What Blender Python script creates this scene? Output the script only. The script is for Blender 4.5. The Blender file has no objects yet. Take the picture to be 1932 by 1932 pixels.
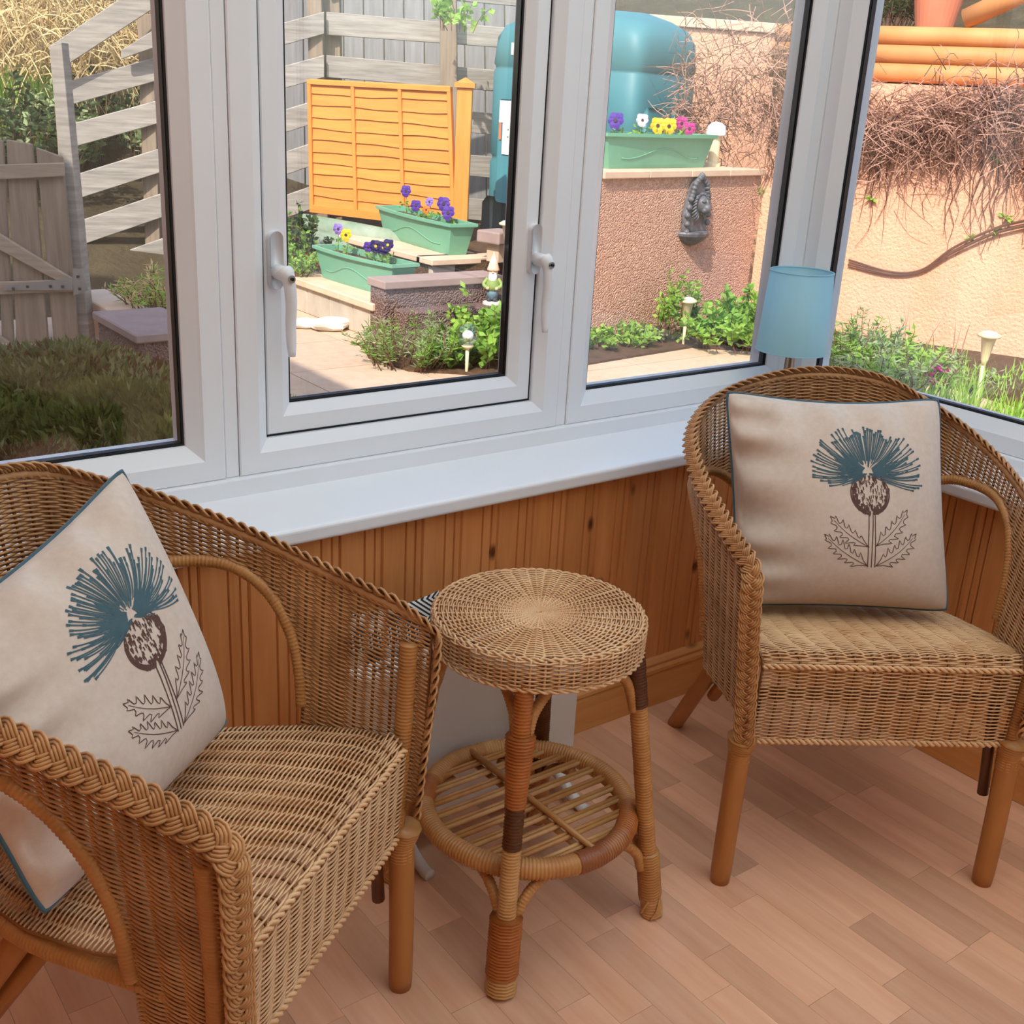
import bpy, math, random
import numpy as np
from mathutils import Matrix, Vector

# ------------------------------------------------------------------ camera, sky, sun, exposure
SC = bpy.context.scene
COL = SC.collection
CAMLOC = (-2.019, -1.571, 1.27)
R_RIGHT, R_UP, R_FWD = (0.80083, -0.59656, 0.05278), (0.16791, 0.30826, 0.93637), (0.57487, 0.74101, -0.34703)
_cd = bpy.data.cameras.new('camera')
_cd.sensor_width = 36.0
_cd.sensor_fit = 'HORIZONTAL'
_cd.lens = 36.0 * 2130.0 / 1932.0
_cd.clip_start = 0.02
CAM = bpy.data.objects.new('camera', _cd)
COL.objects.link(CAM)
CAM.matrix_world = Matrix((
    (R_RIGHT[0], R_UP[0], -R_FWD[0], CAMLOC[0]),
    (R_RIGHT[1], R_UP[1], -R_FWD[1], CAMLOC[1]),
    (R_RIGHT[2], R_UP[2], -R_FWD[2], CAMLOC[2]),
    (0, 0, 0, 1)))
SC.camera = CAM

SUN_DIR = Vector((0.61, 0.39, -0.69)).normalized()     # direction the light travels
_w = bpy.data.worlds.new('sky')
SC.world = _w
_w.use_nodes = True
_nt = _w.node_tree
_bg = _nt.nodes['Background']
_sky = _nt.nodes.new('ShaderNodeTexSky')
_sky.sky_type = 'NISHITA'
_sky.sun_disc = False
_sky.sun_elevation = math.asin(-SUN_DIR.z)
_sky.sun_rotation = math.atan2(-SUN_DIR.x, -SUN_DIR.y)
_sky.air_density = 1.0
_sky.dust_density = 1.6
_nt.links.new(_sky.outputs[0], _bg.inputs[0])
_bg.inputs[1].default_value = 0.28
_sl = bpy.data.lights.new('sun', 'SUN')
_sl.energy = 3.85
_sl.angle = math.radians(0.6)
_sl.color = (1.0, 0.95, 0.86)
SUN = bpy.data.objects.new('sun', _sl)
COL.objects.link(SUN)
SUN.location = (-6, -3, 8)
SUN.rotation_euler = SUN_DIR.to_track_quat('-Z', 'Y').to_euler()

vs = SC.view_settings
vs.view_transform = 'Standard'
vs.look = 'None'
vs.exposure = 0.53
vs.gamma = 1.0
vs.use_curve_mapping = False
SC.cycles.max_bounces = 8
SC.cycles.diffuse_bounces = 4
SC.cycles.adaptive_threshold = 0.02
SC.cycles.glossy_bounces = 4
SC.cycles.transmission_bounces = 6
SC.cycles.transparent_max_bounces = 12
SC.cycles.sample_clamp_indirect = 6.0
SC.cycles.caustics_reflective = False
SC.cycles.caustics_refractive = False
SC.cycles.use_denoising = True
rnd = random.Random(7)
rng = np.random.default_rng(7)

# ------------------------------------------------------------------ materials
def lin(c):
    return tuple((x / 12.92) if x <= 0.04045 else ((x + 0.055) / 1.055) ** 2.4 for x in c)

def rgb(r, g, b):
    return lin((r / 255.0, g / 255.0, b / 255.0))

MATS = {}
def mat(name, col, rough=0.6, col2=None, nscale=6.0, stretch=(1, 1, 1), detail=4.0, contrast=1.0, bump=0.0, bscale=None,
        bstretch=None, rand=0.0, spec=0.4, metal=0.0, transl=0.0, sheen=0.0, bdist=0.002, voronoi=False, coat=0.0):
    """principled material whose colour is broken up by noise (and by the object, when rand > 0)"""
    m = bpy.data.materials.new(name)
    m.use_nodes = True
    nt = m.node_tree
    b = nt.nodes['Principled BSDF']
    L = nt.links.new
    b.inputs['Roughness'].default_value = rough
    b.inputs['Specular IOR Level'].default_value = spec
    b.inputs['Metallic'].default_value = metal
    if coat: b.inputs['Coat Weight'].default_value = coat; b.inputs['Coat Roughness'].default_value = 0.15
    if sheen: b.inputs['Sheen Weight'].default_value = sheen
    tc = nt.nodes.new('ShaderNodeTexCoord')
    out = None
    info = nt.nodes.new('ShaderNodeObjectInfo') if rand else None
    vec = tc.outputs['Object']
    if rand:
        ad = nt.nodes.new('ShaderNodeVectorMath'); ad.operation = 'MULTIPLY_ADD'
        cmb = nt.nodes.new('ShaderNodeCombineXYZ')
        for i in range(3): L(info.outputs['Random'], cmb.inputs[i])
        L(cmb.outputs[0], ad.inputs[0]); ad.inputs[1].default_value = (7.3, 11.1, 5.7); L(vec, ad.inputs[2])
        vec = ad.outputs[0]
    if col2 is None: col2 = tuple(c * 0.8 for c in col)
    mp = nt.nodes.new('ShaderNodeMapping'); mp.inputs['Scale'].default_value = stretch
    L(vec, mp.inputs[0])
    nz = nt.nodes.new('ShaderNodeTexNoise'); nz.inputs['Scale'].default_value = nscale; nz.inputs['Detail'].default_value = detail
    nz.inputs['Roughness'].default_value = 0.6
    L(mp.outputs[0], nz.inputs[0])
    rp = nt.nodes.new('ShaderNodeValToRGB')
    w = 0.28 / contrast
    rp.color_ramp.elements[0].position = max(0.0, 0.5 - w); rp.color_ramp.elements[1].position = min(1.0, 0.5 + w)
    rp.color_ramp.elements[0].color = (*col2, 1); rp.color_ramp.elements[1].color = (*col, 1)
    L(nz.outputs[0], rp.inputs[0])
    cout = rp.outputs[0]
    if rand:
        hs = nt.nodes.new('ShaderNodeHueSaturation')
        mr = nt.nodes.new('ShaderNodeMapRange')
        mr.inputs[3].default_value = 1 - rand; mr.inputs[4].default_value = 1 + rand
        L(info.outputs['Random'], mr.inputs[0]); L(mr.outputs[0], hs.inputs['Value'])
        L(cout, hs.inputs['Color']); cout = hs.outputs[0]
    L(cout, b.inputs['Base Color'])
    if bump:
        mp2 = nt.nodes.new('ShaderNodeMapping'); mp2.inputs['Scale'].default_value = bstretch or stretch
        L(vec, mp2.inputs[0])
        if voronoi:
            n2 = nt.nodes.new('ShaderNodeTexVoronoi'); n2.inputs['Scale'].default_value = bscale or nscale
        else:
            n2 = nt.nodes.new('ShaderNodeTexNoise'); n2.inputs['Scale'].default_value = bscale or nscale; n2.inputs['Detail'].default_value = 5
        L(mp2.outputs[0], n2.inputs[0])
        bp = nt.nodes.new('ShaderNodeBump'); bp.inputs['Strength'].default_value = bump; bp.inputs['Distance'].default_value = bdist
        if voronoi: bp.invert = True
        L(n2.outputs[0], bp.inputs['Height']); L(bp.outputs[0], b.inputs['Normal'])
    if transl:
        tr = nt.nodes.new('ShaderNodeBsdfTranslucent'); L(cout, tr.inputs[0])
        mx = nt.nodes.new('ShaderNodeMixShader'); mx.inputs[0].default_value = transl
        L(b.outputs[0], mx.inputs[1]); L(tr.outputs[0], mx.inputs[2])
        L(mx.outputs[0], nt.nodes['Material Output'].inputs[0])
    MATS[name] = m
    return m

def knotty(name, col, col2, knot, rough=0.45, rand=0.1, scale=1.0, axis='Z', ringy=1.0):
    """planed softwood: long grain streaks, growth lines and a few dark knots"""
    m = mat(name, col, rough, col2, nscale=9 * scale, stretch={'Z': (6, 6, .45), 'X': (.45, 6, 6), 'Y': (6, .45, 6)}[axis], detail=6, rand=rand, bump=0.12, bdist=0.0015)
    nt = m.node_tree; L = nt.links.new
    b = nt.nodes['Principled BSDF']
    cur = b.inputs['Base Color'].links[0].from_socket
    adv = [n for n in nt.nodes if n.type == 'VECT_MATH'][0].outputs[0]
    mp = nt.nodes.new('ShaderNodeMapping'); mp.inputs['Scale'].default_value = {'Z': (13, 13, 7), 'X': (7, 13, 13), 'Y': (13, 7, 13)}[axis]
    L(adv, mp.inputs[0])
    vo = nt.nodes.new('ShaderNodeTexVoronoi'); vo.inputs['Scale'].default_value = 1.0 * scale; vo.inputs['Randomness'].default_value = 1.0
    L(mp.outputs[0], vo.inputs[0])
    rp = nt.nodes.new('ShaderNodeValToRGB')
    rp.color_ramp.elements[0].position = 0.05; rp.color_ramp.elements[0].color = (1, 1, 1, 1)
    rp.color_ramp.elements[1].position = 0.145; rp.color_ramp.elements[1].color = (0, 0, 0, 1)
    L(vo.outputs['Distance'], rp.inputs[0])
    mx = nt.nodes.new('ShaderNodeMix'); mx.data_type = 'RGBA'
    L(rp.outputs[0], mx.inputs['Factor']); L(cur, mx.inputs[6]); mx.inputs[7].default_value = (*knot, 1)
    L(mx.outputs[2], b.inputs['Base Color'])
    return m

def glassmat(name, tint=(1, 1, 1), base=0.07, power=4.0, top=0.9, rough=0.0):
    m = bpy.data.materials.new(name); m.use_nodes = True
    nt = m.node_tree; L = nt.links.new
    nt.nodes.remove(nt.nodes['Principled BSDF'])
    tr = nt.nodes.new('ShaderNodeBsdfTransparent'); tr.inputs[0].default_value = (*tint, 1)
    gl = nt.nodes.new('ShaderNodeBsdfGlossy'); gl.inputs['Roughness'].default_value = rough
    lw = nt.nodes.new('ShaderNodeLayerWeight'); lw.inputs[0].default_value = 0.5
    pw = nt.nodes.new('ShaderNodeMath'); pw.operation = 'POWER'; pw.inputs[1].default_value = power
    L(lw.outputs['Facing'], pw.inputs[0])
    mr = nt.nodes.new('ShaderNodeMapRange'); mr.inputs[3].default_value = base; mr.inputs[4].default_value = top
    L(pw.outputs[0], mr.inputs[0])
    mx = nt.nodes.new('ShaderNodeMixShader')
    L(mr.outputs[0], mx.inputs[0]); L(tr.outputs[0], mx.inputs[1]); L(gl.outputs[0], mx.inputs[2])
    L(mx.outputs[0], nt.nodes['Material Output'].inputs[0])
    MATS[name] = m
    return m

# ------------------------------------------------------------------ object helpers
def tag(o, label=None, cat=None, group=None, kind=None):
    if label: o['label'] = label
    if cat: o['category'] = cat
    if group: o['group'] = group
    if kind: o['kind'] = kind
    return o

def empty(name, loc=(0, 0, 0), rz=0.0, parent=None):
    o = bpy.data.objects.new(name, None)
    COL.objects.link(o)
    o.location = loc; o.rotation_euler = (0, 0, rz); o.empty_display_size = 0.05
    if parent: o.parent = parent
    return o

class MB:
    """collects vertices and faces; numpy blocks for tubes"""
    def __init__(s): s.v = []; s.f = []; s.n = 0; s.mi = []
    def add(s, verts, faces, mi=0):
        verts = np.asarray(verts, float).reshape(-1, 3)
        for f in faces: s.f.append(tuple(int(i) + s.n for i in f)); s.mi.append(mi)
        s.v.append(verts); s.n += len(verts)
        return s
    def box(s, c, d, rot=None):
        x, y, z = d[0] / 2, d[1] / 2, d[2] / 2
        v = np.array([(-x, -y, -z), (x, -y, -z), (x, y, -z), (-x, y, -z), (-x, -y, z), (x, -y, z), (x, y, z), (-x, y, z)])
        if rot is not None: v = v @ np.array(rot).T
        return s.add(v + np.array(c), [(0, 3, 2, 1), (4, 5, 6, 7), (0, 1, 5, 4), (1, 2, 6, 5), (2, 3, 7, 6), (3, 0, 4, 7)])
    def rng_box(s, x0, x1, y0, y1, z0, z1):
        return s.box(((x0 + x1) / 2, (y0 + y1) / 2, (z0 + z1) / 2), (abs(x1 - x0), abs(y1 - y0), abs(z1 - z0)))
    def grid(s, P, closed_u=False, closed_v=False, flip=False):
        P = np.asarray(P, float); nu, nv = P.shape[:2]
        fs = []
        for i in range(nu if closed_u else nu - 1):
            for j in range(nv if closed_v else nv - 1):
                a, b, c, d = i * nv + j, ((i + 1) % nu) * nv + j, ((i + 1) % nu) * nv + (j + 1) % nv, i * nv + (j + 1) % nv
                fs.append((d, c, b, a) if flip else (a, b, c, d))
        return s.add(P.reshape(-1, 3), fs)
    def tube(s, P, r, sides=6, up=None, closed=False, caps=True):
        V, F = tube(P, r, sides, up, closed, caps)
        return s.add(V, F)
    def lathe(s, prof, c=(0, 0, 0), seg=24, caps=True):
        a = np.linspace(0, 2 * np.pi, seg, endpoint=False)
        prof = np.asarray(prof, float)
        P = np.stack([np.stack([prof[:, 0] * np.cos(t), prof[:, 0] * np.sin(t), prof[:, 1]], 1) for t in a])
        n = s.n
        s.grid(P + np.array(c), closed_u=True)
        if caps:
            nv = len(prof)
            if prof[0, 0] > 1e-6: s.f.append(tuple(n + i * nv for i in range(seg))[::-1]); s.mi.append(0)
            if prof[-1, 0] > 1e-6: s.f.append(tuple(n + i * nv + nv - 1 for i in range(seg))); s.mi.append(0)
        return s
    def prism(s, poly, z0, z1):
        n = len(poly)
        v = [(x, y, z0) for x, y in poly] + [(x, y, z1) for x, y in poly]
        return s.add(v, [tuple(range(n))[::-1], tuple(range(n, 2 * n))] + [(i, (i + 1) % n, n + (i + 1) % n, n + i) for i in range(n)])
    def mesh(s, name, mats, smooth=False):
        me = bpy.data.meshes.new(name)
        V = np.vstack(s.v) if s.v else np.zeros((0, 3))
        me.vertices.add(len(V)); me.vertices.foreach_set('co', V.astype(np.float32).ravel())
        tot = np.array([len(f) for f in s.f], np.int32)
        idx = np.fromiter((i for f in s.f for i in f), np.int32, int(tot.sum()))
        me.loops.add(len(idx)); me.loops.foreach_set('vertex_index', idx)
        me.polygons.add(len(tot))
        me.polygons.foreach_set('loop_start', np.concatenate([[0], np.cumsum(tot)[:-1]]).astype(np.int32))
        me.polygons.foreach_set('loop_total', tot)
        for m in (mats if isinstance(mats, (list, tuple)) else [mats]): me.materials.append(MATS[m] if isinstance(m, str) else m)
        me.polygons.foreach_set('material_index', np.array(s.mi, np.int32))
        me.polygons.foreach_set('use_smooth', np.full(len(tot), bool(smooth)))
        me.update(calc_edges=True)
        me.validate()
        return me
    def build(s, name, mats, parent=None, smooth=False, bevel=0.0, bseg=2, auto=None):
        return link(name, s.mesh(name, mats, smooth), parent, bevel, bseg, auto)

def link(name, me, parent=None, bevel=0.0, bseg=2, auto=None):
    o = bpy.data.objects.new(name, me)
    COL.objects.link(o)
    if parent is not None: o.parent = parent
    if bevel:
        b = o.modifiers.new('bevel', 'BEVEL'); b.width = bevel; b.segments = bseg; b.limit_method = 'ANGLE'; b.angle_limit = math.radians(40)
    return o

def norm(v):
    v = np.asarray(v, float)
    return v / np.maximum(np.linalg.norm(v, axis=-1, keepdims=True), 1e-12)

def tube(P, r, sides=6, up=None, closed=False, caps=True):
    P = np.asarray(P, float); n = len(P)
    if closed: T = norm(np.roll(P, -1, 0) - np.roll(P, 1, 0))
    else:
        T = np.empty_like(P); T[1:-1] = P[2:] - P[:-2]; T[0] = P[1] - P[0]; T[-1] = P[-1] - P[-2]; T = norm(T)
    if up is None:
        N = np.empty_like(P)
        a = np.array([0, 0, 1.0]) if abs(T[0][2]) < 0.9 else np.array([1.0, 0, 0])
        nn = norm(a - T[0] * (a @ T[0])); N[0] = nn
        for i in range(1, n):
            nn = nn - T[i] * (nn @ T[i]); nn = nn / max(np.linalg.norm(nn), 1e-9); N[i] = nn
    else:
        U = np.broadcast_to(np.asarray(up, float), P.shape)
        N = norm(U - T * (U * T).sum(1, keepdims=True))
    B = np.cross(T, N)
    ang = np.linspace(0, 2 * np.pi, sides, endpoint=False)
    r = np.broadcast_to(np.asarray(r, float), (n,))
    V = P[:, None, :] + r[:, None, None] * (np.cos(ang)[None, :, None] * N[:, None, :] + np.sin(ang)[None, :, None] * B[:, None, :])
    i = np.arange(n if closed else n - 1)[:, None]; j = np.arange(sides)[None, :]
    i2 = (i + 1) % n; j2 = (j + 1) % sides
    F = np.stack([i * sides + j, i * sides + j2, i2 * sides + j2, i2 * sides + j], -1).reshape(-1, 4)
    F = [tuple(f) for f in F.tolist()]
    if caps and not closed:
        F.append(tuple(range(sides))[::-1]); F.append(tuple((n - 1) * sides + k for k in range(sides)))
    return V.reshape(-1, 3), F

def crom(P, n=8):
    P = np.asarray(P, float); Q = np.vstack([2 * P[0] - P[1], P, 2 * P[-1] - P[-2]]); o = []
    for i in range(1, len(Q) - 2):
        a, b, c, d = Q[i - 1:i + 3]
        for t in np.linspace(0, 1, n, endpoint=False):
            o.append(.5 * (2 * b + (-a + c) * t + (2 * a - 5 * b + 4 * c - d) * t * t + (-a + 3 * b - 3 * c + d) * t ** 3))
    o.append(P[-1])
    return np.array(o)

def resample(P, step):
    P = np.asarray(P, float)
    s = np.concatenate([[0], np.cumsum(np.linalg.norm(np.diff(P, axis=0), axis=1))])
    n = max(2, int(round(s[-1] / step)) + 1)
    q = np.linspace(0, s[-1], n)
    return np.stack([np.interp(q, s, P[:, k]) for k in range(3)], 1)

def rotz(a):
    c, s = math.cos(a), math.sin(a)
    return np.array([[c, -s, 0], [s, c, 0], [0, 0, 1.0]])

def copy_tree(o, parent=None):
    c = o.copy(); COL.objects.link(c); c.parent = parent
    for ch in [x for x in bpy.data.objects if x.parent == o]:
        copy_tree(ch, c)
    return c

# ------------------------------------------------------------------ material library
mat('upvc', rgb(236, 236, 238), 0.32, rgb(230, 230, 232), nscale=2, spec=0.5)
mat('sill_white', rgb(240, 241, 244), 0.25, rgb(236, 237, 240), nscale=2, spec=0.5)
mat('gasket', (0.008, 0.008, 0.009), 0.5)
mat('spacer', (0.05, 0.055, 0.06), 0.35, metal=0.6)
mat('chrome_key', (0.45, 0.45, 0.46), 0.25, metal=1.0)
mat('hole_dark', (0.01, 0.01, 0.01), 0.6)
glassmat('pane_glass')
knotty('pine', rgb(224, 156, 96), rgb(198, 124, 68), rgb(96, 48, 22), rough=0.34, rand=0.06)
knotty('pine_skirting', rgb(226, 168, 104), rgb(204, 138, 76), rgb(104, 52, 22), rough=0.34, rand=0.05, axis='X', scale=0.8)
knotty('pine_skirting_side', rgb(226, 168, 104), rgb(204, 138, 76), rgb(104, 52, 22), rough=0.34, rand=0.05, axis='Y', scale=0.8)
mat('cream_paint', rgb(232, 222, 204), 0.6, rgb(226, 215, 196), nscale=3)
# translucent polycarbonate roof sheet
def roofmat():
    m = bpy.data.materials.new('polycarbonate'); m.use_nodes = True
    nt = m.node_tree; L = nt.links.new
    b = nt.nodes['Principled BSDF']; b.inputs['Base Color'].default_value = (0.8, 0.8, 0.8, 1); b.inputs['Roughness'].default_value = 0.4
    tr = nt.nodes.new('ShaderNodeBsdfTranslucent'); tr.inputs[0].default_value = (0.93, 0.96, 0.84, 1)
    mx = nt.nodes.new('ShaderNodeMixShader'); mx.inputs[0].default_value = 0.88
    L(b.outputs[0], mx.inputs[1]); L(tr.outputs[0], mx.inputs[2]); L(mx.outputs[0], nt.nodes['Material Output'].inputs[0])
    MATS['polycarbonate'] = m
roofmat()

# ------------------------------------------------------------------ the room shell
ROOM_X0, ROOM_Y0 = -3.4, -3.6
XF, YF = 0.150, 0.165              # faces of the window frames on the right and back walls
HEAD = 2.08

floor = MB().rng_box(ROOM_X0, 0.2, ROOM_Y0, 0.2, -0.12, -0.008).build('floor', 'laminate' if 'laminate' in MATS else 'pine_skirting_side')
tag(floor, 'pinkish beech laminate floor of the sunroom', None, None, 'structure')

wall_back = tag(MB().rng_box(ROOM_X0, 0.2, 0.012, 0.22, -0.12, 0.569).build('wall_back', 'cream_paint'), 'low pine-panelled wall under the back windows', None, None, 'structure')
wall_right = tag(MB().rng_box(0.012, 0.205, ROOM_Y0, 0.012, -0.12, 0.569).build('wall_right', 'cream_paint'), 'low pine-panelled wall under the right-hand window', None, None, 'structure')

# tongue-and-groove pine boards: the face profile has a joint, a wide flat and a bead
def board_mesh(w, z0, z1):
    prof = [(0, .012), (0, .004), (.003, .0), (.046, .0), (.048, .004), (.050, .0), (.058, -.0012), (.066, .0), (.068, .004), (.070, .0), (w - .003, .0), (w - .0005, .004), (w - .0005, .012)]
    P = np.array([[(x, y, z) for z in (z0, z1)] for x, y in prof])
    return MB().grid(P).mesh('board', 'pine')
BP = 0.083
bm_ = board_mesh(BP, 0.0, 0.569)
x = -0.002
k = 0
while x > -2.35:
    o = link('board', bm_, wall_back); o.location = (x - BP, 0, 0)
    x -= BP; k += 1
y = -0.002
while y > -1.7:
    o = link('board', bm_, wall_right); o.rotation_euler = (0, 0, -math.pi / 2); o.location = (0, y, 0)
    y -= BP

# pine skirting with a moulded top
def skirting(name, length, m):
    prof = [(0, 0), (-.016, 0), (-.016, .074), (-.013, .080), (-.017, .085), (-.016, .092), (-.010, .097), (-.011, .104), (-.006, .112), (0, .116)]
    P = np.array([[(x, y, z) for x in (0, length)] for y, z in prof])
    mb = MB().grid(P, flip=True)
    n = len(prof)
    mb.f.append(tuple(2 * i for i in range(n))); mb.mi.append(0)
    mb.f.append(tuple(2 * i + 1 for i in range(n))[::-1]); mb.mi.append(0)
    return mb.build(name, m)
sb = skirting('baseboard_back', 2.4, 'pine_skirting'); sb.location = (-2.415, 0, 0)
tag(sb, 'moulded pine skirting along the back wall', None, None, 'structure')
sr = skirting('baseboard_right', 1.7, 'pine_skirting'); sr.rotation_euler = (0, 0, -math.pi / 2); sr.location = (0, 0, 0)
tag(sr, 'moulded pine skirting along the right wall', None, None, 'structure')

# laminate strips: they run along y, 65 mm wide, staggered
mat('laminate', rgb(238, 190, 156), 0.28, rgb(214, 158, 124), nscale=7, stretch=(5, .5, 5), detail=6, rand=0.17, bump=0.03, bdist=0.0006, spec=0.45)
floor.data.materials[0] = MATS['laminate']
SW = 0.0655
lens = [0.22, 0.27, 0.31, 0.36, 0.41, 0.46]
strip_me = {}
for l in lens:
    strip_me[l] = MB().rng_box(0, SW - .0004, 0, l - .0005, -.008, 0).mesh('plank', 'laminate')
x = -0.0165 - SW
row = 0
while x > -2.42:
    # only the part of the floor the photograph can show
    y = -0.0
    off = rnd.uniform(0, 0.3)
    y = 0.0 - off + 0.28
    while True:
        l = rnd.choice(lens)
        y -= l
        if y < (-1.52 if x > -1.75 else -1.0): break
        if y + l > 0.0:
            me = MB().rng_box(0, SW - .0004, 0, -y - .0005, -.008, 0).mesh('plank', 'laminate') if y < -.03 else None
        else: me = strip_me[l]
        if me is None: continue
        o = link('plank', me, floor); o.location = (x, y, 0)
    x -= SW; row += 1
# the part beyond the strips is level with them
fl2 = MB()
fl2.rng_box(ROOM_X0, -2.42, ROOM_Y0, 0, -.008, -.0004)
fl2.rng_box(-1.75, 0, ROOM_Y0, -1.52, -.0085, -.0012)
fl2.rng_box(-2.42, -1.75, ROOM_Y0, -1.0, -.0085, -.0012)
o = fl2.build('plank_field', 'laminate', floor); o['kind'] = 'stuff'

# ---- white windows: profile swept round a rectangle with mitred corners
def ring(mb, x0, x1, z0, z1, prof, mp, close=True):
    """prof = (inset, depth); mp maps (x along wall, depth, z) to the world"""
    rings = []
    for d, y in prof:
        rings.append([mp(x0 + d, y, z0 + d), mp(x1 - d, y, z0 + d), mp(x1 - d, y, z1 - d), mp(x0 + d, y, z1 - d)])
    P = np.array(rings)
    mb.grid(P, closed_v=True, closed_u=close)
    return mb
def map_back(x, y, z): return (x, y, z)
def map_right(x, y, z): return (XF + (y - YF), YF - x, z)      # x runs along -y of the room

def member(x0, x1, z0, z1, prof, mp, side):
    """one mitred length of a frame: side 0 bottom, 1 right, 2 top, 3 left"""
    def cs(d): return [(x0 + d, z0 + d), (x1 - d, z0 + d), (x1 - d, z1 - d), (x0 + d, z1 - d)]
    P = np.array([[mp(cs(d)[side][0], y, cs(d)[side][1]), mp(cs(d)[(side + 1) % 4][0], y, cs(d)[(side + 1) % 4][1])] for d, y in prof])
    return MB().grid(P, closed_u=True)

SIDES = ('frame_bottom', 'frame_jamb', 'frame_head', 'frame_jamb')
def window(name, label, x0, x1, z0, z1, mp, sash=False):
    w = empty(name, (0, 0, 0)); tag(w, label, None, None, 'structure')
    if not sash:
        prof = [(0, .235), (0, YF + .002), (.002, YF), (.036, YF), (.040, YF + .003), (.062, YF + .017), (.063, YF + .020), (.063, .235)]
        for i in range(4): member(x0, x1, z0, z1, prof, mp, i).build(SIDES[i], 'upvc', w)
        gi = .060; gy = YF + .0215
    else:
        prof = [(0, .235), (0, YF + .002), (.002, YF), (.037, YF), (.041, YF + .003), (.056, YF + .014), (.057, YF + .017), (.057, .235)]
        for i in range(4): member(x0, x1, z0, z1, prof, mp, i).build(SIDES[i], 'upvc', w)
        # dark rubber in the gap, then the opening sash
        ring(MB(), x0, x1, z0, z1, [(.057, YF + .024), (.0635, YF + .024), (.0635, YF + .03), (.057, YF + .03)], mp).build('gap_seal', 'gasket', w)
        s = empty('sash', parent=w)
        prof = [(.0615, .228), (.0615, YF + .022), (.0635, YF + .020), (.091, YF + .020), (.094, YF + .022), (.109, YF + .033), (.110, YF + .036), (.110, .228)]
        for i in range(4): member(x0, x1, z0, z1, prof, mp, i).build(('sash_rail', 'sash_stile')[i % 2], 'upvc', s)
        gi = .107; gy = YF + .0375
    ring(MB(), x0, x1, z0, z1, [(gi, gy - .0005), (gi + .0065, gy - .0005), (gi + .0065, gy + .002), (gi, gy + .002)], mp).build('gasket', 'gasket', w)
    ring(MB(), x0, x1, z0, z1, [(gi, gy + .003), (gi + .008, gy + .003), (gi + .008, gy + .017), (gi, gy + .017)], mp).build('spacer_bar', 'gasket', w)
    d = gi - .003
    P = [mp(a, gy + b, c) for a, b, c in ((x0 + d, .0022, z0 + d), (x1 - d, .0022, z0 + d), (x1 - d, .0022, z1 - d), (x0 + d, .0022, z1 - d),
                                         (x0 + d, .018, z0 + d), (x1 - d, .018, z0 + d), (x1 - d, .018, z1 - d), (x0 + d, .018, z1 - d))]
    MB().add(P, [(0, 1, 2, 3), (7, 6, 5, 4)]).build('pane', 'pane_glass', w)
    return w

Z0 = 0.628
win1 = window('window_1', 'left fixed white window looking on to gate and heather', -2.75, -1.292, Z0, HEAD, map_back)
win2 = window('window_2', 'middle white casement window with two handles', -1.266, -0.570, Z0, HEAD, map_back, sash=True)
win3 = window('window_3', 'fixed white window right of the casement', -0.543, XF, Z0, HEAD, map_back)
win4 = window('window_4', 'large fixed white window in the right-hand wall', 0.0, 2.6, Z0, HEAD, map_right)
# couplers between the frames
for a, b, nm in ((-1.292, -1.266, 'trim_1'), (-0.570, -0.543, 'trim_2')):
    o = MB().rng_box(a + .0008, b - .0008, YF + .003, .23, Z0, HEAD).build(nm, 'upvc', bevel=.002)
    tag(o, 'narrow white coupling strip between window frames', None, None, 'structure')
o = MB().rng_box(XF - .0005, .235, YF - .0005, .245, Z0 - .06, HEAD).build('trim_corner', 'upvc')
tag(o, 'white corner post joining the two window walls', None, None, 'structure')
# upstand between sill and frames
o = MB().rng_box(ROOM_X0, XF - .012, YF - .010, .22, .594, Z0).build('trim_3', 'upvc', bevel=.003)
tag(o, 'white upstand strip above the back sill', None, None, 'structure')
o = MB().rng_box(XF - .010, .205, -2.6, YF - .012, .594, Z0).build('trim_4', 'upvc', bevel=.003)
tag(o, 'white upstand strip above the right sill', None, None, 'structure')
# sill board, one L
poly = [(ROOM_X0, -.03), (-.03, -.03), (-.03, -2.6), (XF + .02, -2.6), (XF + .02, YF + .02), (ROOM_X0, YF + .02)]
o = MB().prism(poly, .568, .5965).build('window_sill', 'sill_white', bevel=.007, bseg=4)
tag(o, 'deep glossy white window sill running round the corner', None, None, 'structure')

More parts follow.
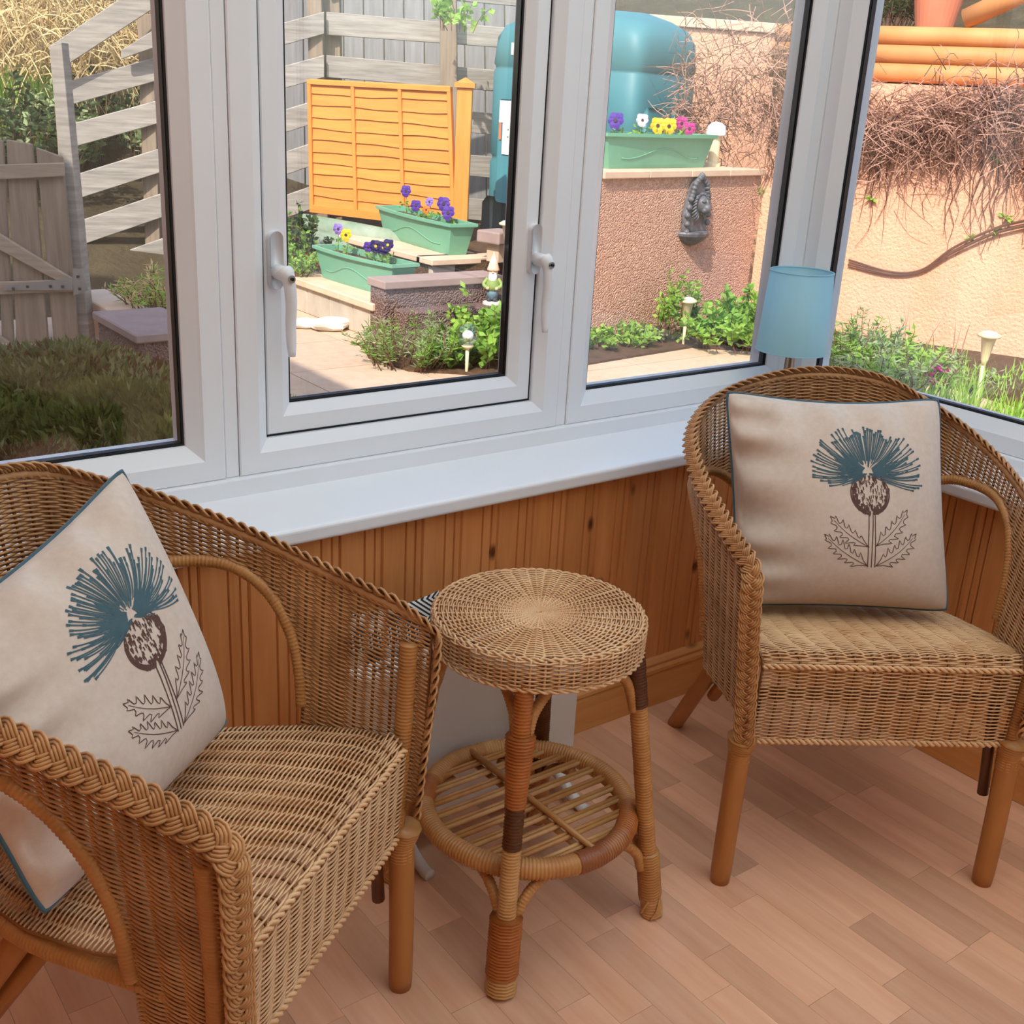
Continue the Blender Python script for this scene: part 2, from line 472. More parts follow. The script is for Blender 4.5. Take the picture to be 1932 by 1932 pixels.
# cockspur handles of the casement
def handle(x, lever_dx, nm):
    y = YF + .020
    h = empty('handle', (x, y, 0), parent=[c for c in bpy.data.objects if c.name.startswith('sash') and c.parent == win2][0])
    zt = 0.985
    mb = MB()
    # back plate, rounded
    pl = []
    for t in np.linspace(0, 2 * np.pi, 20, endpoint=False):
        cx, cz = .0135 * np.cos(t), .0135 * np.sin(t)
        pl.append((cx, cz + (.045 if np.sin(t) > 0 else -.030)))
    P = np.array([[(a * s, dy, zt + .0 + c * 1.0) for a, c in pl] for s, dy in ((1, 0), (1, -.009), (.88, -.0125))])
    mb.grid(P, closed_v=True)
    n = mb.n; mb.f.append(tuple(range(n - 20, n))); mb.mi.append(0)
    return h, zt, mb
def make_handle(x, kx):
    sash = [c for c in bpy.data.objects if c.name.startswith('sash') and c.parent == win2 and c.type == 'EMPTY'][0]
    y = YF + .020
    zt = 0.985
    pl = []
    for t in np.linspace(0, 2 * np.pi, 20, endpoint=False):
        pl.append((.0135 * np.cos(t), .0135 * np.sin(t) + (.040 if np.sin(t) > 0 else -.028)))
    mb = MB()
    P = np.array([[(x + a * s, y + dy, zt + c) for a, c in pl] for s, dy in ((1, .001), (1, -.010), (.86, -.014))])
    mb.grid(P, closed_v=True)
    mb.f.append(tuple(range(mb.n - 20, mb.n))); mb.mi.append(0)
    # neck
    mb.lathe([(.0125, 0), (.0125, .030), (.010, .034)], seg=18)
    V = mb.v[-1]; mb.v[-1] = np.stack([V[:, 0] + x, y - .008 - V[:, 2], V[:, 1] + zt - .012], 1)
    # lever hanging down with a slight S
    pts = crom([(x, y - .036, zt - .006), (x + kx * .004, y - .045, zt - .020), (x + kx * .008, y - .046, zt - .055), (x + kx * .009, y - .041, zt - .100), (x + kx * .009, y - .044, zt - .150)], 6)
    rr = np.interp(np.linspace(0, 1, len(pts)), [0, .12, .3, .9, 1], [.0135, .0145, .0105, .0085, .006])
    mb.tube(pts, rr, 12)
    hnd = mb.build('handle', 'upvc', sash, smooth=True)
    k = MB().lathe([(.0062, 0), (.0062, .003)], seg=16)
    V = k.v[-1]; k.v[-1] = np.stack([V[:, 0] + x + kx * .004, y - .0565 - V[:, 2], V[:, 1] + zt - .018], 1)
    k.build('lock_barrel', 'chrome_key', hnd)
    k = MB().lathe([(.0028, 0), (.0028, .004)], seg=12)
    V = k.v[-1]; k.v[-1] = np.stack([V[:, 0] + x + kx * .004, y - .058 - V[:, 2], V[:, 1] + zt - .018], 1)
    k.build('keyhole', 'hole_dark', hnd)
make_handle(-1.187, 1)
make_handle(-0.643, 1)

# the rest of the sunroom: house walls behind and left of the camera, glazed roof
wl = MB()
wl.rng_box(ROOM_X0 - .25, ROOM_X0, ROOM_Y0, .22, -.12, 3.2)
tag(wl.build('wall_left', 'pine'), 'pine-boarded house wall on the left of the sunroom', None, None, 'structure')
wr = MB()
wr.rng_box(ROOM_X0 - .25, .215, ROOM_Y0 - .2, ROOM_Y0, -.12, 2.95)
tag(wr.build('wall_front', 'cream_paint'), 'cream house wall behind the sunroom', None, None, 'structure')
hd = MB()
hd.rng_box(ROOM_X0, .2, YF, .235, HEAD, 2.3)
hd.rng_box(XF, .215, ROOM_Y0, YF, HEAD, 2.3)
hd.rng_box(XF, .215, ROOM_Y0, -2.45, .0, HEAD)
tag(hd.build('trim_5', 'upvc'), 'white eaves beam over the windows', None, None, 'structure')
cl = MB()
P = np.array([[(x, .42, 2.30), (x, ROOM_Y0, 2.85)] for x in (-2.3, .42)])
cl.grid(P, flip=True)
tag(cl.build('ceiling', 'polycarbonate'), 'pale translucent polycarbonate sunroom roof', None, None, 'structure')
P = np.array([[(x, .30, 2.315), (x, ROOM_Y0, 2.855)] for x in (ROOM_X0, -2.3)])  # unseen opaque roof strip, added to hold daylight off the left side
mb = MB().grid(P, flip=True); P2 = P.copy(); P2[:, :, 2] += .06; mb.grid(P2)
tag(mb.build('ceiling_light_block', 'pine'), 'unseen opaque roof strip added to darken the left of the sunroom', None, None, 'structure')
for k_ in range(5):
    xx = -2.3 + k_ * .66
    P0, P1 = np.array((xx, .40, 2.27)), np.array((xx, ROOM_Y0, 2.82))
    b = MB().tube([P0, P1], .03, 4); tag(b.build('trim_%d' % (6 + k_), 'upvc'), 'white roof glazing bar', None, None, 'structure')

# ------------------------------------------------------------------ wicker furniture
mat('wicker', rgb(214, 162, 110), 0.40, rgb(164, 112, 66), nscale=16, detail=3, contrast=1.0, spec=0.4)
mat('wicker_pale', rgb(238, 198, 152), 0.40, rgb(204, 152, 104), nscale=14, detail=3, contrast=1.1, spec=0.4)
mat('stake', rgb(150, 100, 56), 0.5, rgb(120, 76, 40), nscale=20)
mat('cane_pole', rgb(190, 130, 72), 0.38, rgb(158, 98, 46), nscale=9, stretch=(1, 1, .4), bump=.15, bscale=40, bdist=.001)
mat('cane_wrap', rgb(206, 150, 90), 0.36, rgb(172, 114, 60), nscale=22, detail=3, spec=0.45)
mat('cane_wrap_orange', rgb(188, 112, 54), 0.36, rgb(160, 88, 38), nscale=22, spec=0.45)
mat('cane_wrap_dark', rgb(104, 58, 26), 0.36, rgb(80, 42, 18), nscale=22, spec=0.45)
mat('cane_wrap_pale', rgb(218, 172, 116), 0.36, rgb(190, 136, 80), nscale=22, spec=0.45)
mat('cane_wrap_red', rgb(162, 96, 58), 0.36, rgb(132, 70, 38), nscale=22, spec=0.45)

def surf_normal(S, u, v, e=1e-3):
    du = S(u + e, v) - S(u - e, v)
    dv = S(u, v + e) - S(u, v - e)
    return norm(np.cross(du, dv))

def runs(mask):
    out = []; i = 0; n = len(mask)
    while i < n:
        if mask[i]:
            j = i
            while j < n and mask[j]: j += 1
            if j - i >= 3: out.append((i, j))
            i = j
        else: i += 1
    return out

def weave(mb, S, nst, vrows, amp, r, samp=5, sides=5, mask=None, closed=False, jit=0.12, urange=(0.0, 1.0)):
    """weavers at the heights vrows pass alternately before and behind nst stakes"""
    n = nst * samp
    U = np.linspace(urange[0], urange[1], n, endpoint=not closed) if closed else np.linspace(urange[0], urange[1], n + 1)
    K = np.linspace(0, nst, n, endpoint=False) if closed else np.linspace(0, nst, n + 1)
    for j, v in enumerate(vrows):
        V = np.full_like(U, v)
        P = S(U, V); N = surf_normal(S, U, V)
        wv = np.cos(np.pi * (K + j))
        wv = np.sign(wv) * np.abs(wv) ** 0.7
        P = P + N * (amp * wv + rng.normal(0, r * jit, len(U)))[:, None]
        rr = r * rng.uniform(.88, 1.1)
        if mask is None:
            mb.tube(P, rr, sides, up=N, closed=closed)
        else:
            for a, b in runs(mask(U, V)): mb.tube(P[a:b], rr, sides, up=N[a:b])

def wrapped(mb, P, r, pitch=.0052, sides=10, depth=.13):
    """a pole bound with flat cane: shallow ridges along its length"""
    P = resample(P, pitch / 3.0)
    n = len(P)
    r = np.interp(np.linspace(0, 1, n), np.linspace(0, 1, len(np.atleast_1d(r))), np.atleast_1d(r)) if np.ndim(r) else np.full(n, r)
    ph = np.abs(np.sin(np.arange(n) * np.pi / 3.0))
    mb.tube(P, r * (1 - depth + depth * ph) * (1 + .012 * np.sin(np.arange(n) * .37)), sides)

def rope(mb, P, r, lam=.02, strands=2):
    P = resample(P, .004); n = len(P)
    T = norm(np.gradient(P, axis=0))
    A = norm(np.cross(T, np.array([0.13, .31, .94]))); B = np.cross(T, A)
    ph = np.arange(n) * .004 * 2 * np.pi / lam
    for k in range(strands):
        q = ph + 2 * np.pi * k / strands
        mb.tube(P + r * (np.cos(q)[:, None] * A + np.sin(q)[:, None] * B), r * .95, 5)

def braid(mb, P, N, A=.0112, B=.0040, lam=.052, fil=4, fr=.0019):
    """flat three-strand plait, every strand made of several canes"""
    n = len(P)
    s = np.concatenate([[0], np.cumsum(np.linalg.norm(np.diff(P, axis=0), axis=1))])
    T = norm(np.gradient(P, axis=0)); N = norm(N - T * (N * T).sum(1, keepdims=True)); Bn = np.cross(T, N)
    ph = 2 * np.pi * s / lam
    for k in range(3):
        q = ph + 2 * np.pi * k / 3
        for f in range(fil):
            o = (f - (fil - 1) / 2.0) * fr * 2.0
            # canes of a strand lie side by side, across the strand's own direction
            dl = A * np.cos(q) * 2 * np.pi / lam
            lat = A * np.sin(q) + o / np.sqrt(1 + dl ** 2)
            lng = -o * dl / np.sqrt(1 + dl ** 2)
            nr = B * np.sin(2 * q)
            mb.tube(P + Bn * lat[:, None] + N * nr[:, None] + T * lng[:, None], fr, 5, up=N)

def make_chair(name, label, loc, rz, rimR, rimL, open_l=.165):
    t = empty(name, (loc[0], loc[1], 0), rz)
    tag(t, label, 'chair', 'wicker armchairs')
    # ---------------- rim curve, left front to right front
    ctl = [(-x, y, z) for x, y, z in rimL] + [p for p in rimR[::-1][1:]]
    rim = resample(crom(ctl, 12), .004)
    rs = np.concatenate([[0], np.cumsum(np.linalg.norm(np.diff(rim, axis=0), axis=1))]); LR = rs[-1]
    def rimat(u):
        q = np.clip(u, 0, 1) * LR
        ex = (u - np.clip(u, 0, 1)) * LR
        P = np.stack([np.interp(q, rs, rim[:, k]) for k in range(3)], -1)
        P[..., 1] -= np.where(u < 0, -ex, 0) * 0 + np.where((u < 0) | (u > 1), np.abs(ex), 0)
        return P
    ctr = np.array([0, .20])
    def S(u, v):                       # v = metres below the rim
        P = rimat(np.asarray(u, float)).copy()
        k = 1 - .13 * np.clip(v, 0, .5) / .4
        P[..., 0] = P[..., 0] * k
        P[..., 1] = np.where(P[..., 1] > ctr[1], ctr[1] + (P[..., 1] - ctr[1]) * (1 - .20 * np.clip(v, 0, .5) / .4), P[..., 1])
        P[..., 2] -= v
        return P
    uu = np.linspace(0, 1, 801); RP = rimat(uu)
    ia_l = np.argmax((RP[:, 1] > open_l)); ia_r = 800 - np.argmax((RP[::-1, 1] > .165))
    ib_l = np.argmax((RP[:, 1] > .3) & (RP[:, 0] > -.135)); ib_r = 800 - np.argmax((RP[::-1, 1] > .3) & (RP[::-1, 0] < .135))
    UA = (uu[ia_l], uu[ia_r]); UB = (uu[ib_l], uu[ib_r])
    ZB, ZT = .395, .632
    def zlow(u):
        z = np.full_like(u, .33)
        z = np.where((u >= UB[0]) & (u <= UB[1]), ZB - .01, z)
        for a, b in ((UA[0], UB[0]), (UB[1], UA[1])):
            tau = (u - a) / (b - a); ins = (tau > 0) & (tau < 1)
            arch = ZB + (ZT - ZB) * np.clip(1 - np.abs(2 * np.clip(tau, 0, 1) - 1) ** 2.6, 0, 1) ** (1 / 2.6)
            z = np.where(ins, arch, z)
        return z
    def mask(u, v):
        return S(u, v)[..., 2] > zlow(u)
    nst = int(round(LR / .0285))
    mb = MB()
    rows = np.arange(.006, .44, .00315)
    weave(mb, S, nst, rows,   .0029, .00185, samp=4, sides=4, mask=mask)
    o = mb.build('woven_back', 'wicker', t, smooth=True); o['kind'] = 'stuff'
    o['label'] = 'tightly woven cane back and arm band'
    mb = MB()
    for k in range(nst + 1):
        u = np.full(60, (k + .0) / nst); v = np.linspace(0, .44, 60)
        P = S(u, v)
        keep = P[:, 2] > zlow(u) - .004
        for a, b in runs(keep): mb.tube(P[a:b:3] if b - a > 8 else P[a:b], .0024, 5)
    o = mb.build('stakes', 'stake', t, smooth=True); o['kind'] = 'stuff'
    # ---------------- wrapped borders of the two arched openings
    for a, b in ((UA[0], UB[0]), (UB[1], UA[1])):
        th = np.linspace(0, np.pi, 60)
        tau = .5 - .5 * np.sign(np.cos(th)) * np.abs(np.cos(th)) ** (2 / 2.6)
        z = ZB + (ZT - ZB) * np.sin(th) ** (2 / 2.6)
        u = a + (b - a) * tau
        v = rimat(u)[:, 2] - z
        P = S(u, v)
        mb = MB(); wrapped(mb, crom(P[::3], 4), .0098, pitch=.0055)
        mb.build('arch_border', 'cane_wrap', t, smooth=True)
    # ---------------- posts in the arms, rim pole and plaited edge
    A0, A1 = rim[0], rim[-1]
    for s, A in ((-1, A0), (1, A1)):
        mb = MB(); wrapped(mb, crom([(s * .232, .012, .27), (s * .240, .006, .42), (A[0] * .97, .004, A[2] - .03)], 6), .0135)
        mb.build('arm_post', 'cane_wrap', t, smooth=True)
    mb = MB(); mb.tube(rim[::6], .0055, 8); mb.build('rim_pole', 'wicker', t, smooth=True)
    front_l = crom([(-.232, -.012, .283), (-.243, -.018, .40), (A0[0], A0[1] - .002, A0[2] - .05), (A0[0], A0[1], A0[2] - .012)], 8)
    front_r = crom([(A1[0], A1[1], A1[2] - .012), (A1[0], A1[1] - .002, A1[2] - .05), (.243, -.018, .40), (.232, -.012, .283)], 8)
    path = np.vstack([front_l[:-1], rim[3:-3:4], front_r[1:]])
    path = resample(crom(path[::3], 4), .0038)
    n = len(path)
    T = norm(np.gradient(path, axis=0))
    up = np.clip(1 - np.abs(T[:, 2]) * 1.25, 0, 1)
    outw = norm(np.stack([path[:, 0], np.clip(path[:, 1] - .20, -.05, 1), np.zeros(n)], 1))
    fr = np.stack([.45 * np.sign(path[:, 0]), -np.ones(n), np.zeros(n)], 1)
    N = norm(up[:, None] * (outw * .9 + np.array([0, 0, .75])) + (1 - up)[:, None] * norm(fr))
    for _ in range(6): N[1:-1] = norm(N[:-2] + N[1:-1] + N[2:])
    mb = MB(); braid(mb, path + N * .006, N)
    o = mb.build('plaited_edge', 'wicker', t, smooth=True); o['label'] = 'thick plaited cane edging'
    # top roll just inside the plait
    mb = MB(); rope(mb, S(np.linspace(0.01, .99, 200), np.full(200, .002)), .0030, lam=.026); mb.build('rim_roll', 'wicker', t, smooth=True)
    # ---------------- seat and apron: one woven sheet over the front rail
    prof = crom([(.004, .282), (.000, .33), (-.004, .40), (-.004, .424), (.006, .438), (.030, .440), (.10, .430), (.20, .414), (.30, .400), (.385, .394), (.405, .385)], 8)
    p3 = np.stack([np.zeros(len(prof)), prof[:, 0], prof[:, 1]], 1); p3 = resample(p3, .002)
    ps = np.concatenate([[0], np.cumsum(np.linalg.norm(np.diff(p3, axis=0), axis=1))]); LP = ps[-1]
    def SS(u, v):
        q = np.clip(v, 0, LP)
        y = np.interp(q, ps, p3[:, 1]); z = np.interp(q, ps, p3[:, 2])
        w = np.interp(y, [-.01, 0, .06, .15, .25, .33, .405], [.217, .217, .238, .240, .222, .192, .13])
        x = (u * 2 - 1) * w
        zz = z - .010 * (np.abs(u * 2 - 1) ** 6) * (y > .02)
        return np.stack([x, y, zz], -1)
    mb = MB()
    weave(mb, SS, 14, np.arange(.003, LP - .002, .0034), .0030, .0016, samp=5, sides=4)
    o = mb.build('woven_seat', 'wicker_pale', t, smooth=True); o['kind'] = 'stuff'; o['label'] = 'paler woven cane seat and front apron'
    mb = MB()
    for k in range(15):
        v = np.linspace(0, LP, 60)
        mb.tube(SS(np.full(60, k / 14.0), v), .0026, 5)
    o = mb.build('seat_stakes', 'stake', t, smooth=True); o['kind'] = 'stuff'
    mb = MB()
    rope(mb, np.stack([np.linspace(-.218, .218, 100), np.full(100, -.0065), np.full(100, .4255)], 1), .0030, lam=.024)
    rope(mb, np.stack([np.linspace(-.218, .218, 100), np.full(100, .001), np.full(100, .282)], 1), .0034, lam=.022)
    mb.build('seat_edging', 'wicker_pale', t, smooth=True)
    # seat rails
    for s in (-1, 1):
        mb = MB(); wrapped(mb, crom([(s * .225, .01, .372), (s * .232, .12, .385), (s * .215, .26, .378), (s * .170, .37, .372)], 8), .0125)
        mb.build('seat_rail', 'cane_wrap', t, smooth=True)
    mb = MB(); wrapped(mb, crom([(-.170, .37, .372), (-.09, .405, .372), (.09, .405, .372), (.170, .37, .372)], 8), .0125)
    mb.build('seat_rail', 'cane_wrap', t, smooth=True)
    mb = MB(); mb.tube([(-.215, .022, .36), (.215, .022, .36)], .011, 8); mb.build('front_rail', 'cane_pole', t, smooth=True)
    # ---------------- legs
    for s in (-1, 1):
        L0 = crom([(s * .237, 0, 0.0), (s * .236, 0, .12), (s * .233, .002, .285)], 5)
        rr = np.interp(np.linspace(0, 1, len(L0)), [0, .03, .55, .57, .6, 1], [.0165, .018, .0185, .0200, .0185, .0190])
        mb = MB(); mb.tube(L0, rr, 14)
        leg = mb.build('leg', 'cane_pole', t, smooth=True)
        mb = MB(); wrapped(mb, [(s * .2335, .002, .235), (s * .233, .002, .262), (s * .233, -.002, .290)], [.0195, .0205, .0265])
        mb.build('collar', 'cane_wrap', leg, smooth=True)
        mb = MB(); mb.tube([(s * .219, .030, .165), (s * .206, .036, .36)], .0095, 10); mb.build('leg_brace', 'cane_wrap_dark', t, smooth=True)
        R0 = crom([(s * .214, .524, 0), (s * .195, .42, .155), (s * .166, .29, .355)], 5)
        mb = MB(); mb.tube(R0, .0165, 14); mb.build('leg', 'cane_pole', t, smooth=True)
        mb = MB(); mb.tube([(s * .172, .408, .135), (s * .135, .255, .36)], .0125, 10); mb.build('leg_brace', 'cane_pole', t, smooth=True)
    mb = MB(); mb.tube([(-.17, .30, .34), (.17, .30, .34)], .012, 8); mb.build('cross_rail', 'cane_pole', t, smooth=True)
    return t

RIM_A = [(.258, -.025, .600), (.266, .10, .632), (.276, .22, .662), (.266, .32, .692), (.212, .41, .738), (.112, .456, .785), (0, .466, .800)]
RIM_RL = [(.258, -.025, .600), (.286, .10, .640), (.304, .22, .682), (.292, .33, .722), (.226, .42, .762), (.112, .460, .791), (0, .466, .800)]
RIM_LL = [(.258, -.025, .606), (.262, .07, .640), (.268, .17, .668), (.264, .30, .700), (.212, .41, .742), (.112, .456, .786), (0, .466, .800)]
CH_R = ((-.503, -.653), -.5831)
CH_L = ((-1.487, -.567), .625)
chair_r = make_chair('wicker_armchair', 'wicker armchair in the corner, its seat and both front legs fully in view', CH_R[0], CH_R[1], RIM_A, RIM_RL)
chair_l = make_chair('wicker_armchair', 'nearer wicker armchair at the left edge, turned towards the round stool', CH_L[0], CH_L[1], RIM_A, RIM_LL, open_l=.105)

# ------------------------------------------------------------------ round rattan stool
def make_stool(cx, cy):
    t = empty('wicker_stool', (cx, cy, 0))
    tag(t, 'round wicker stool table with slatted lower shelf between the armchairs', 'stool')
    RT, ZT = .163, .533
    # woven disc: radial stakes
    def S(u, v):
        a = u * 2 * np.pi
        rr = v
        z = ZT - .004 * np.clip(1 - v / .16, 0, 1) - .05 * np.clip(v - .152, 0, 1) ** 1.2
        return np.stack([rr * np.cos(a), rr * np.sin(a), z], -1)
    mb = MB()
    weave(mb, S, 33, np.concatenate([np.arange(.060, .157, .0036)]), .0023, .00155, samp=5, sides=4, closed=True)
    weave(mb, S, 33, np.arange(.018, .060, .0030), .0012, .0014, samp=4, sides=4, closed=True)
    o = mb.build('woven_top', 'wicker_pale', t, smooth=True); o['kind'] = 'stuff'
    mb = MB()
    for k in range(33):
        mb.tube(S(np.full(20, (k) / 33.0), np.linspace(.006, .158, 20)), .0022, 5)
    sp = np.linspace(0, 5.2 * 2 * np.pi, 150)
    mb.tube(np.stack([(.002 + .0032 * sp / 6.28) * np.cos(sp), (.002 + .0032 * sp / 6.28) * np.sin(sp), np.full(150, ZT - .0025)], 1), .0016, 5)
    o = mb.build('top_stakes', 'wicker_pale', t, smooth=True); o['kind'] = 'stuff'
    def SB(u, v):
        a = u * 2 * np.pi
        return np.stack([(RT - .002 * (v / .05)) * np.cos(a), (RT - .002 * (v / .05)) * np.sin(a), ZT - .004 - v], -1)
    mb = MB()
    weave(mb, SB, 49, np.arange(.0, .046, .0032), -.0020, .0016, samp=4, sides=4, closed=True)
    for k in range(49): mb.tube(SB(np.full(4, k / 49.0), np.linspace(-.004, .046, 4)), .0022, 5)
    o = mb.build('woven_side', 'wicker_pale', t, smooth=True); o['kind'] = 'stuff'
    mb = MB()
    a = np.linspace(0, 2 * np.pi, 241)
    rope(mb, np.stack([(RT - .004) * np.cos(a), (RT - .004) * np.sin(a), np.full(241, ZT - .0010)], 1), .0021, lam=.03)
    rope(mb, np.stack([(RT - .001) * np.cos(a), (RT - .001) * np.sin(a), np.full(241, ZT - .049)], 1), .0022, lam=.03)
    mb.build('top_border', 'wicker_pale', t, smooth=True)
    # solid under-frame hoop
    mb = MB(); mb.tube(np.stack([(RT - .018) * np.cos(a), (RT - .018) * np.sin(a), np.full(241, ZT - .040)], 1)[:-1:4], .010, 8, closed=True)
    mb.build('hoop', 'cane_pole', t, smooth=True)
    # legs
    H0, H1 = .156, .106
    ZL = .485
    def leg_pt(sx, sy, z):
        k = z / ZL
        h = H0 + (H1 - H0) * k
        return np.array((sx * h, sy * h, z))
    segs = {
        (-1, -1): [(0, .030, .0250, 'cane_wrap_pale'), (.030, .125, .0258, 'cane_wrap_orange'), (.125, .235, .0150, 'cane_wrap_pale'), (.235, .300, .0152, 'cane_wrap_dark'), (.300, .410, .0170, 'cane_wrap_orange'), (.410, .49, .0150, 'cane_wrap_orange')],
        (1, -1): [(0, .040, .0175, 'cane_wrap_pale'), (.040, .125, .0200, 'cane_wrap'), (.125, .39, .0148, 'cane_wrap'), (.39, .49, .0160, 'cane_wrap_dark')],
        (-1, 1): [(0, .12, .0200, 'cane_wrap'), (.12, .42, .0148, 'cane_wrap'), (.42, .49, .0155, 'cane_wrap_red')],
        (1, 1): [(0, .12, .0200, 'cane_wrap'), (.12, .40, .0148, 'cane_wrap_dark'), (.40, .49, .0150, 'cane_wrap_dark')]}
    for (sx, sy), sg in segs.items():
        mb = MB(); mb.tube([leg_pt(sx, sy, .001), leg_pt(sx, sy, ZL)], .0125, 12)
        leg = mb.build('leg', 'cane_pole', t, smooth=True)
        for z0, z1, r, m in sg:
            mb = MB(); a_, b_ = leg_pt(sx, sy, z0 + (.002 if z0 == 0 else 0)), leg_pt(sx, sy, z1)
            if (sx, sy) == (-1, -1) and abs(z0 - .30) < .01: wrapped(mb, [a_, b_], [.0160, .0195, .0235])
            else: wrapped(mb, [a_, b_], r)
            mb.build('binding', m, leg, smooth=True)
        # curved brackets above (to the top) and below (to the shelf ring)
        for ax in (0, 1):
            p0 = leg_pt(sx, sy, .385); p2 = leg_pt(sx, sy, .478).copy()
            d = np.zeros(3); d[ax] = -(sx if ax == 0 else sy)
            p1 = leg_pt(sx, sy, .435) + d * .020
            p2 = p2 + d * .065
            mb = MB(); wrapped(mb, crom([p0 + d * .010, p1, p2 - d * .018 + np.array((0, 0, -.012)), p2], 6), .0085); mb.build('bracket', 'cane_wrap', leg, smooth=True)
            q0 = leg_pt(sx, sy, .098) + d * .016
            q3 = leg_pt(sx, sy, .172) + d * .092; q3[2] = .170
            mb = MB(); wrapped(mb, crom([q0, leg_pt(sx, sy, .130) + d * .024, leg_pt(sx, sy, .158) + d * .052, q3], 6), .0088); mb.build('bracket', 'cane_wrap', leg, smooth=True)
        # feet of plaited cane
        mb = MB()
        for q in range(5):
            an = q * 1.3
            mb.tube(crom([leg_pt(sx, sy, .004) + np.array((.017 * math.cos(an), .017 * math.sin(an), 0)), leg_pt(sx, sy, .02) + np.array((.0185 * math.cos(an + .6), .0185 * math.sin(an + .6), 0)), leg_pt(sx, sy, .04) + np.array((.0178 * math.cos(an + 1.2), .0178 * math.sin(an + 1.2), 0))], 4), .0022, 5)
        mb.build('foot_plait', 'cane_wrap_pale', leg, smooth=True)
    # shelf ring, wound with cane
    ZR, RR = .186, .166
    mb = MB()
    aa = np.linspace(0, 2 * np.pi, 760, endpoint=False)
    rr = .0172 * (1 - .11 + .11 * np.abs(np.sin(aa * 95)))
    mb.tube(np.stack([RR * np.cos(aa), RR * np.sin(aa), np.full(760, ZR)], 1), rr, 10, closed=True)
    rg = mb.build('shelf_ring', 'cane_wrap', t, smooth=True)
    for a0, a1, m in ((-1.75, -1.15, 'cane_wrap_red'), (-1.15, -.62, 'cane_wrap_orange'), (2.2, 2.6, 'cane_wrap_orange'), (.9, 1.4, 'cane_wrap_pale')):
        an = np.linspace(a0, a1, 40); mb = MB()
        wrapped(mb, np.stack([RR * np.cos(an), RR * np.sin(an), np.full(40, ZR)], 1), .0182); mb.build('binding', m, rg, smooth=True)
    # split-cane slats in pairs, running along x, and one rod across them
    ys = np.linspace(-.136, .136, 10)
    for y in ys:
        hw = math.sqrt((RR - .004) ** 2 - y ** 2)
        for d in (-.0040, .0040):
            mb = MB(); mb.tube([(-hw, y + d, ZR + .004), (hw, y + d, ZR + .004)], [.0037, .0037], 8); mb.build('slat', 'cane_wrap_pale' if rnd.random() < .5 else 'cane_wrap', t, smooth=True)
    mb = MB(); mb.tube([(.004, -.16, ZR + .0125), (.000, .16, ZR + .0125)], .0052, 8); mb.build('cross_rod', 'cane_wrap', t, smooth=True)
    mb = MB(); mb.tube([(.004, -.16, ZR - .006), (.000, .16, ZR - .006)], .0055, 8); mb.build('cross_rod', 'cane_wrap', t, smooth=True)
    return t
stool = make_stool(-1.020, -.366)

# ------------------------------------------------------------------ cushions with a printed thistle
mat('linen', rgb(218, 200, 186), 0.85, rgb(206, 186, 170), nscale=90, detail=3, bump=.25, bscale=700, bdist=.0004, sheen=.15, spec=.15)
mat('teal_velvet', rgb(74, 104, 116), 0.8, rgb(62, 92, 104), nscale=60, sheen=.3, spec=.15)
mat('print_teal', rgb(82, 106, 114), 0.85, rgb(70, 94, 102), nscale=60, spec=.1)
mat('print_brown', rgb(104, 78, 72), 0.85, rgb(92, 66, 60), nscale=60, spec=.1)

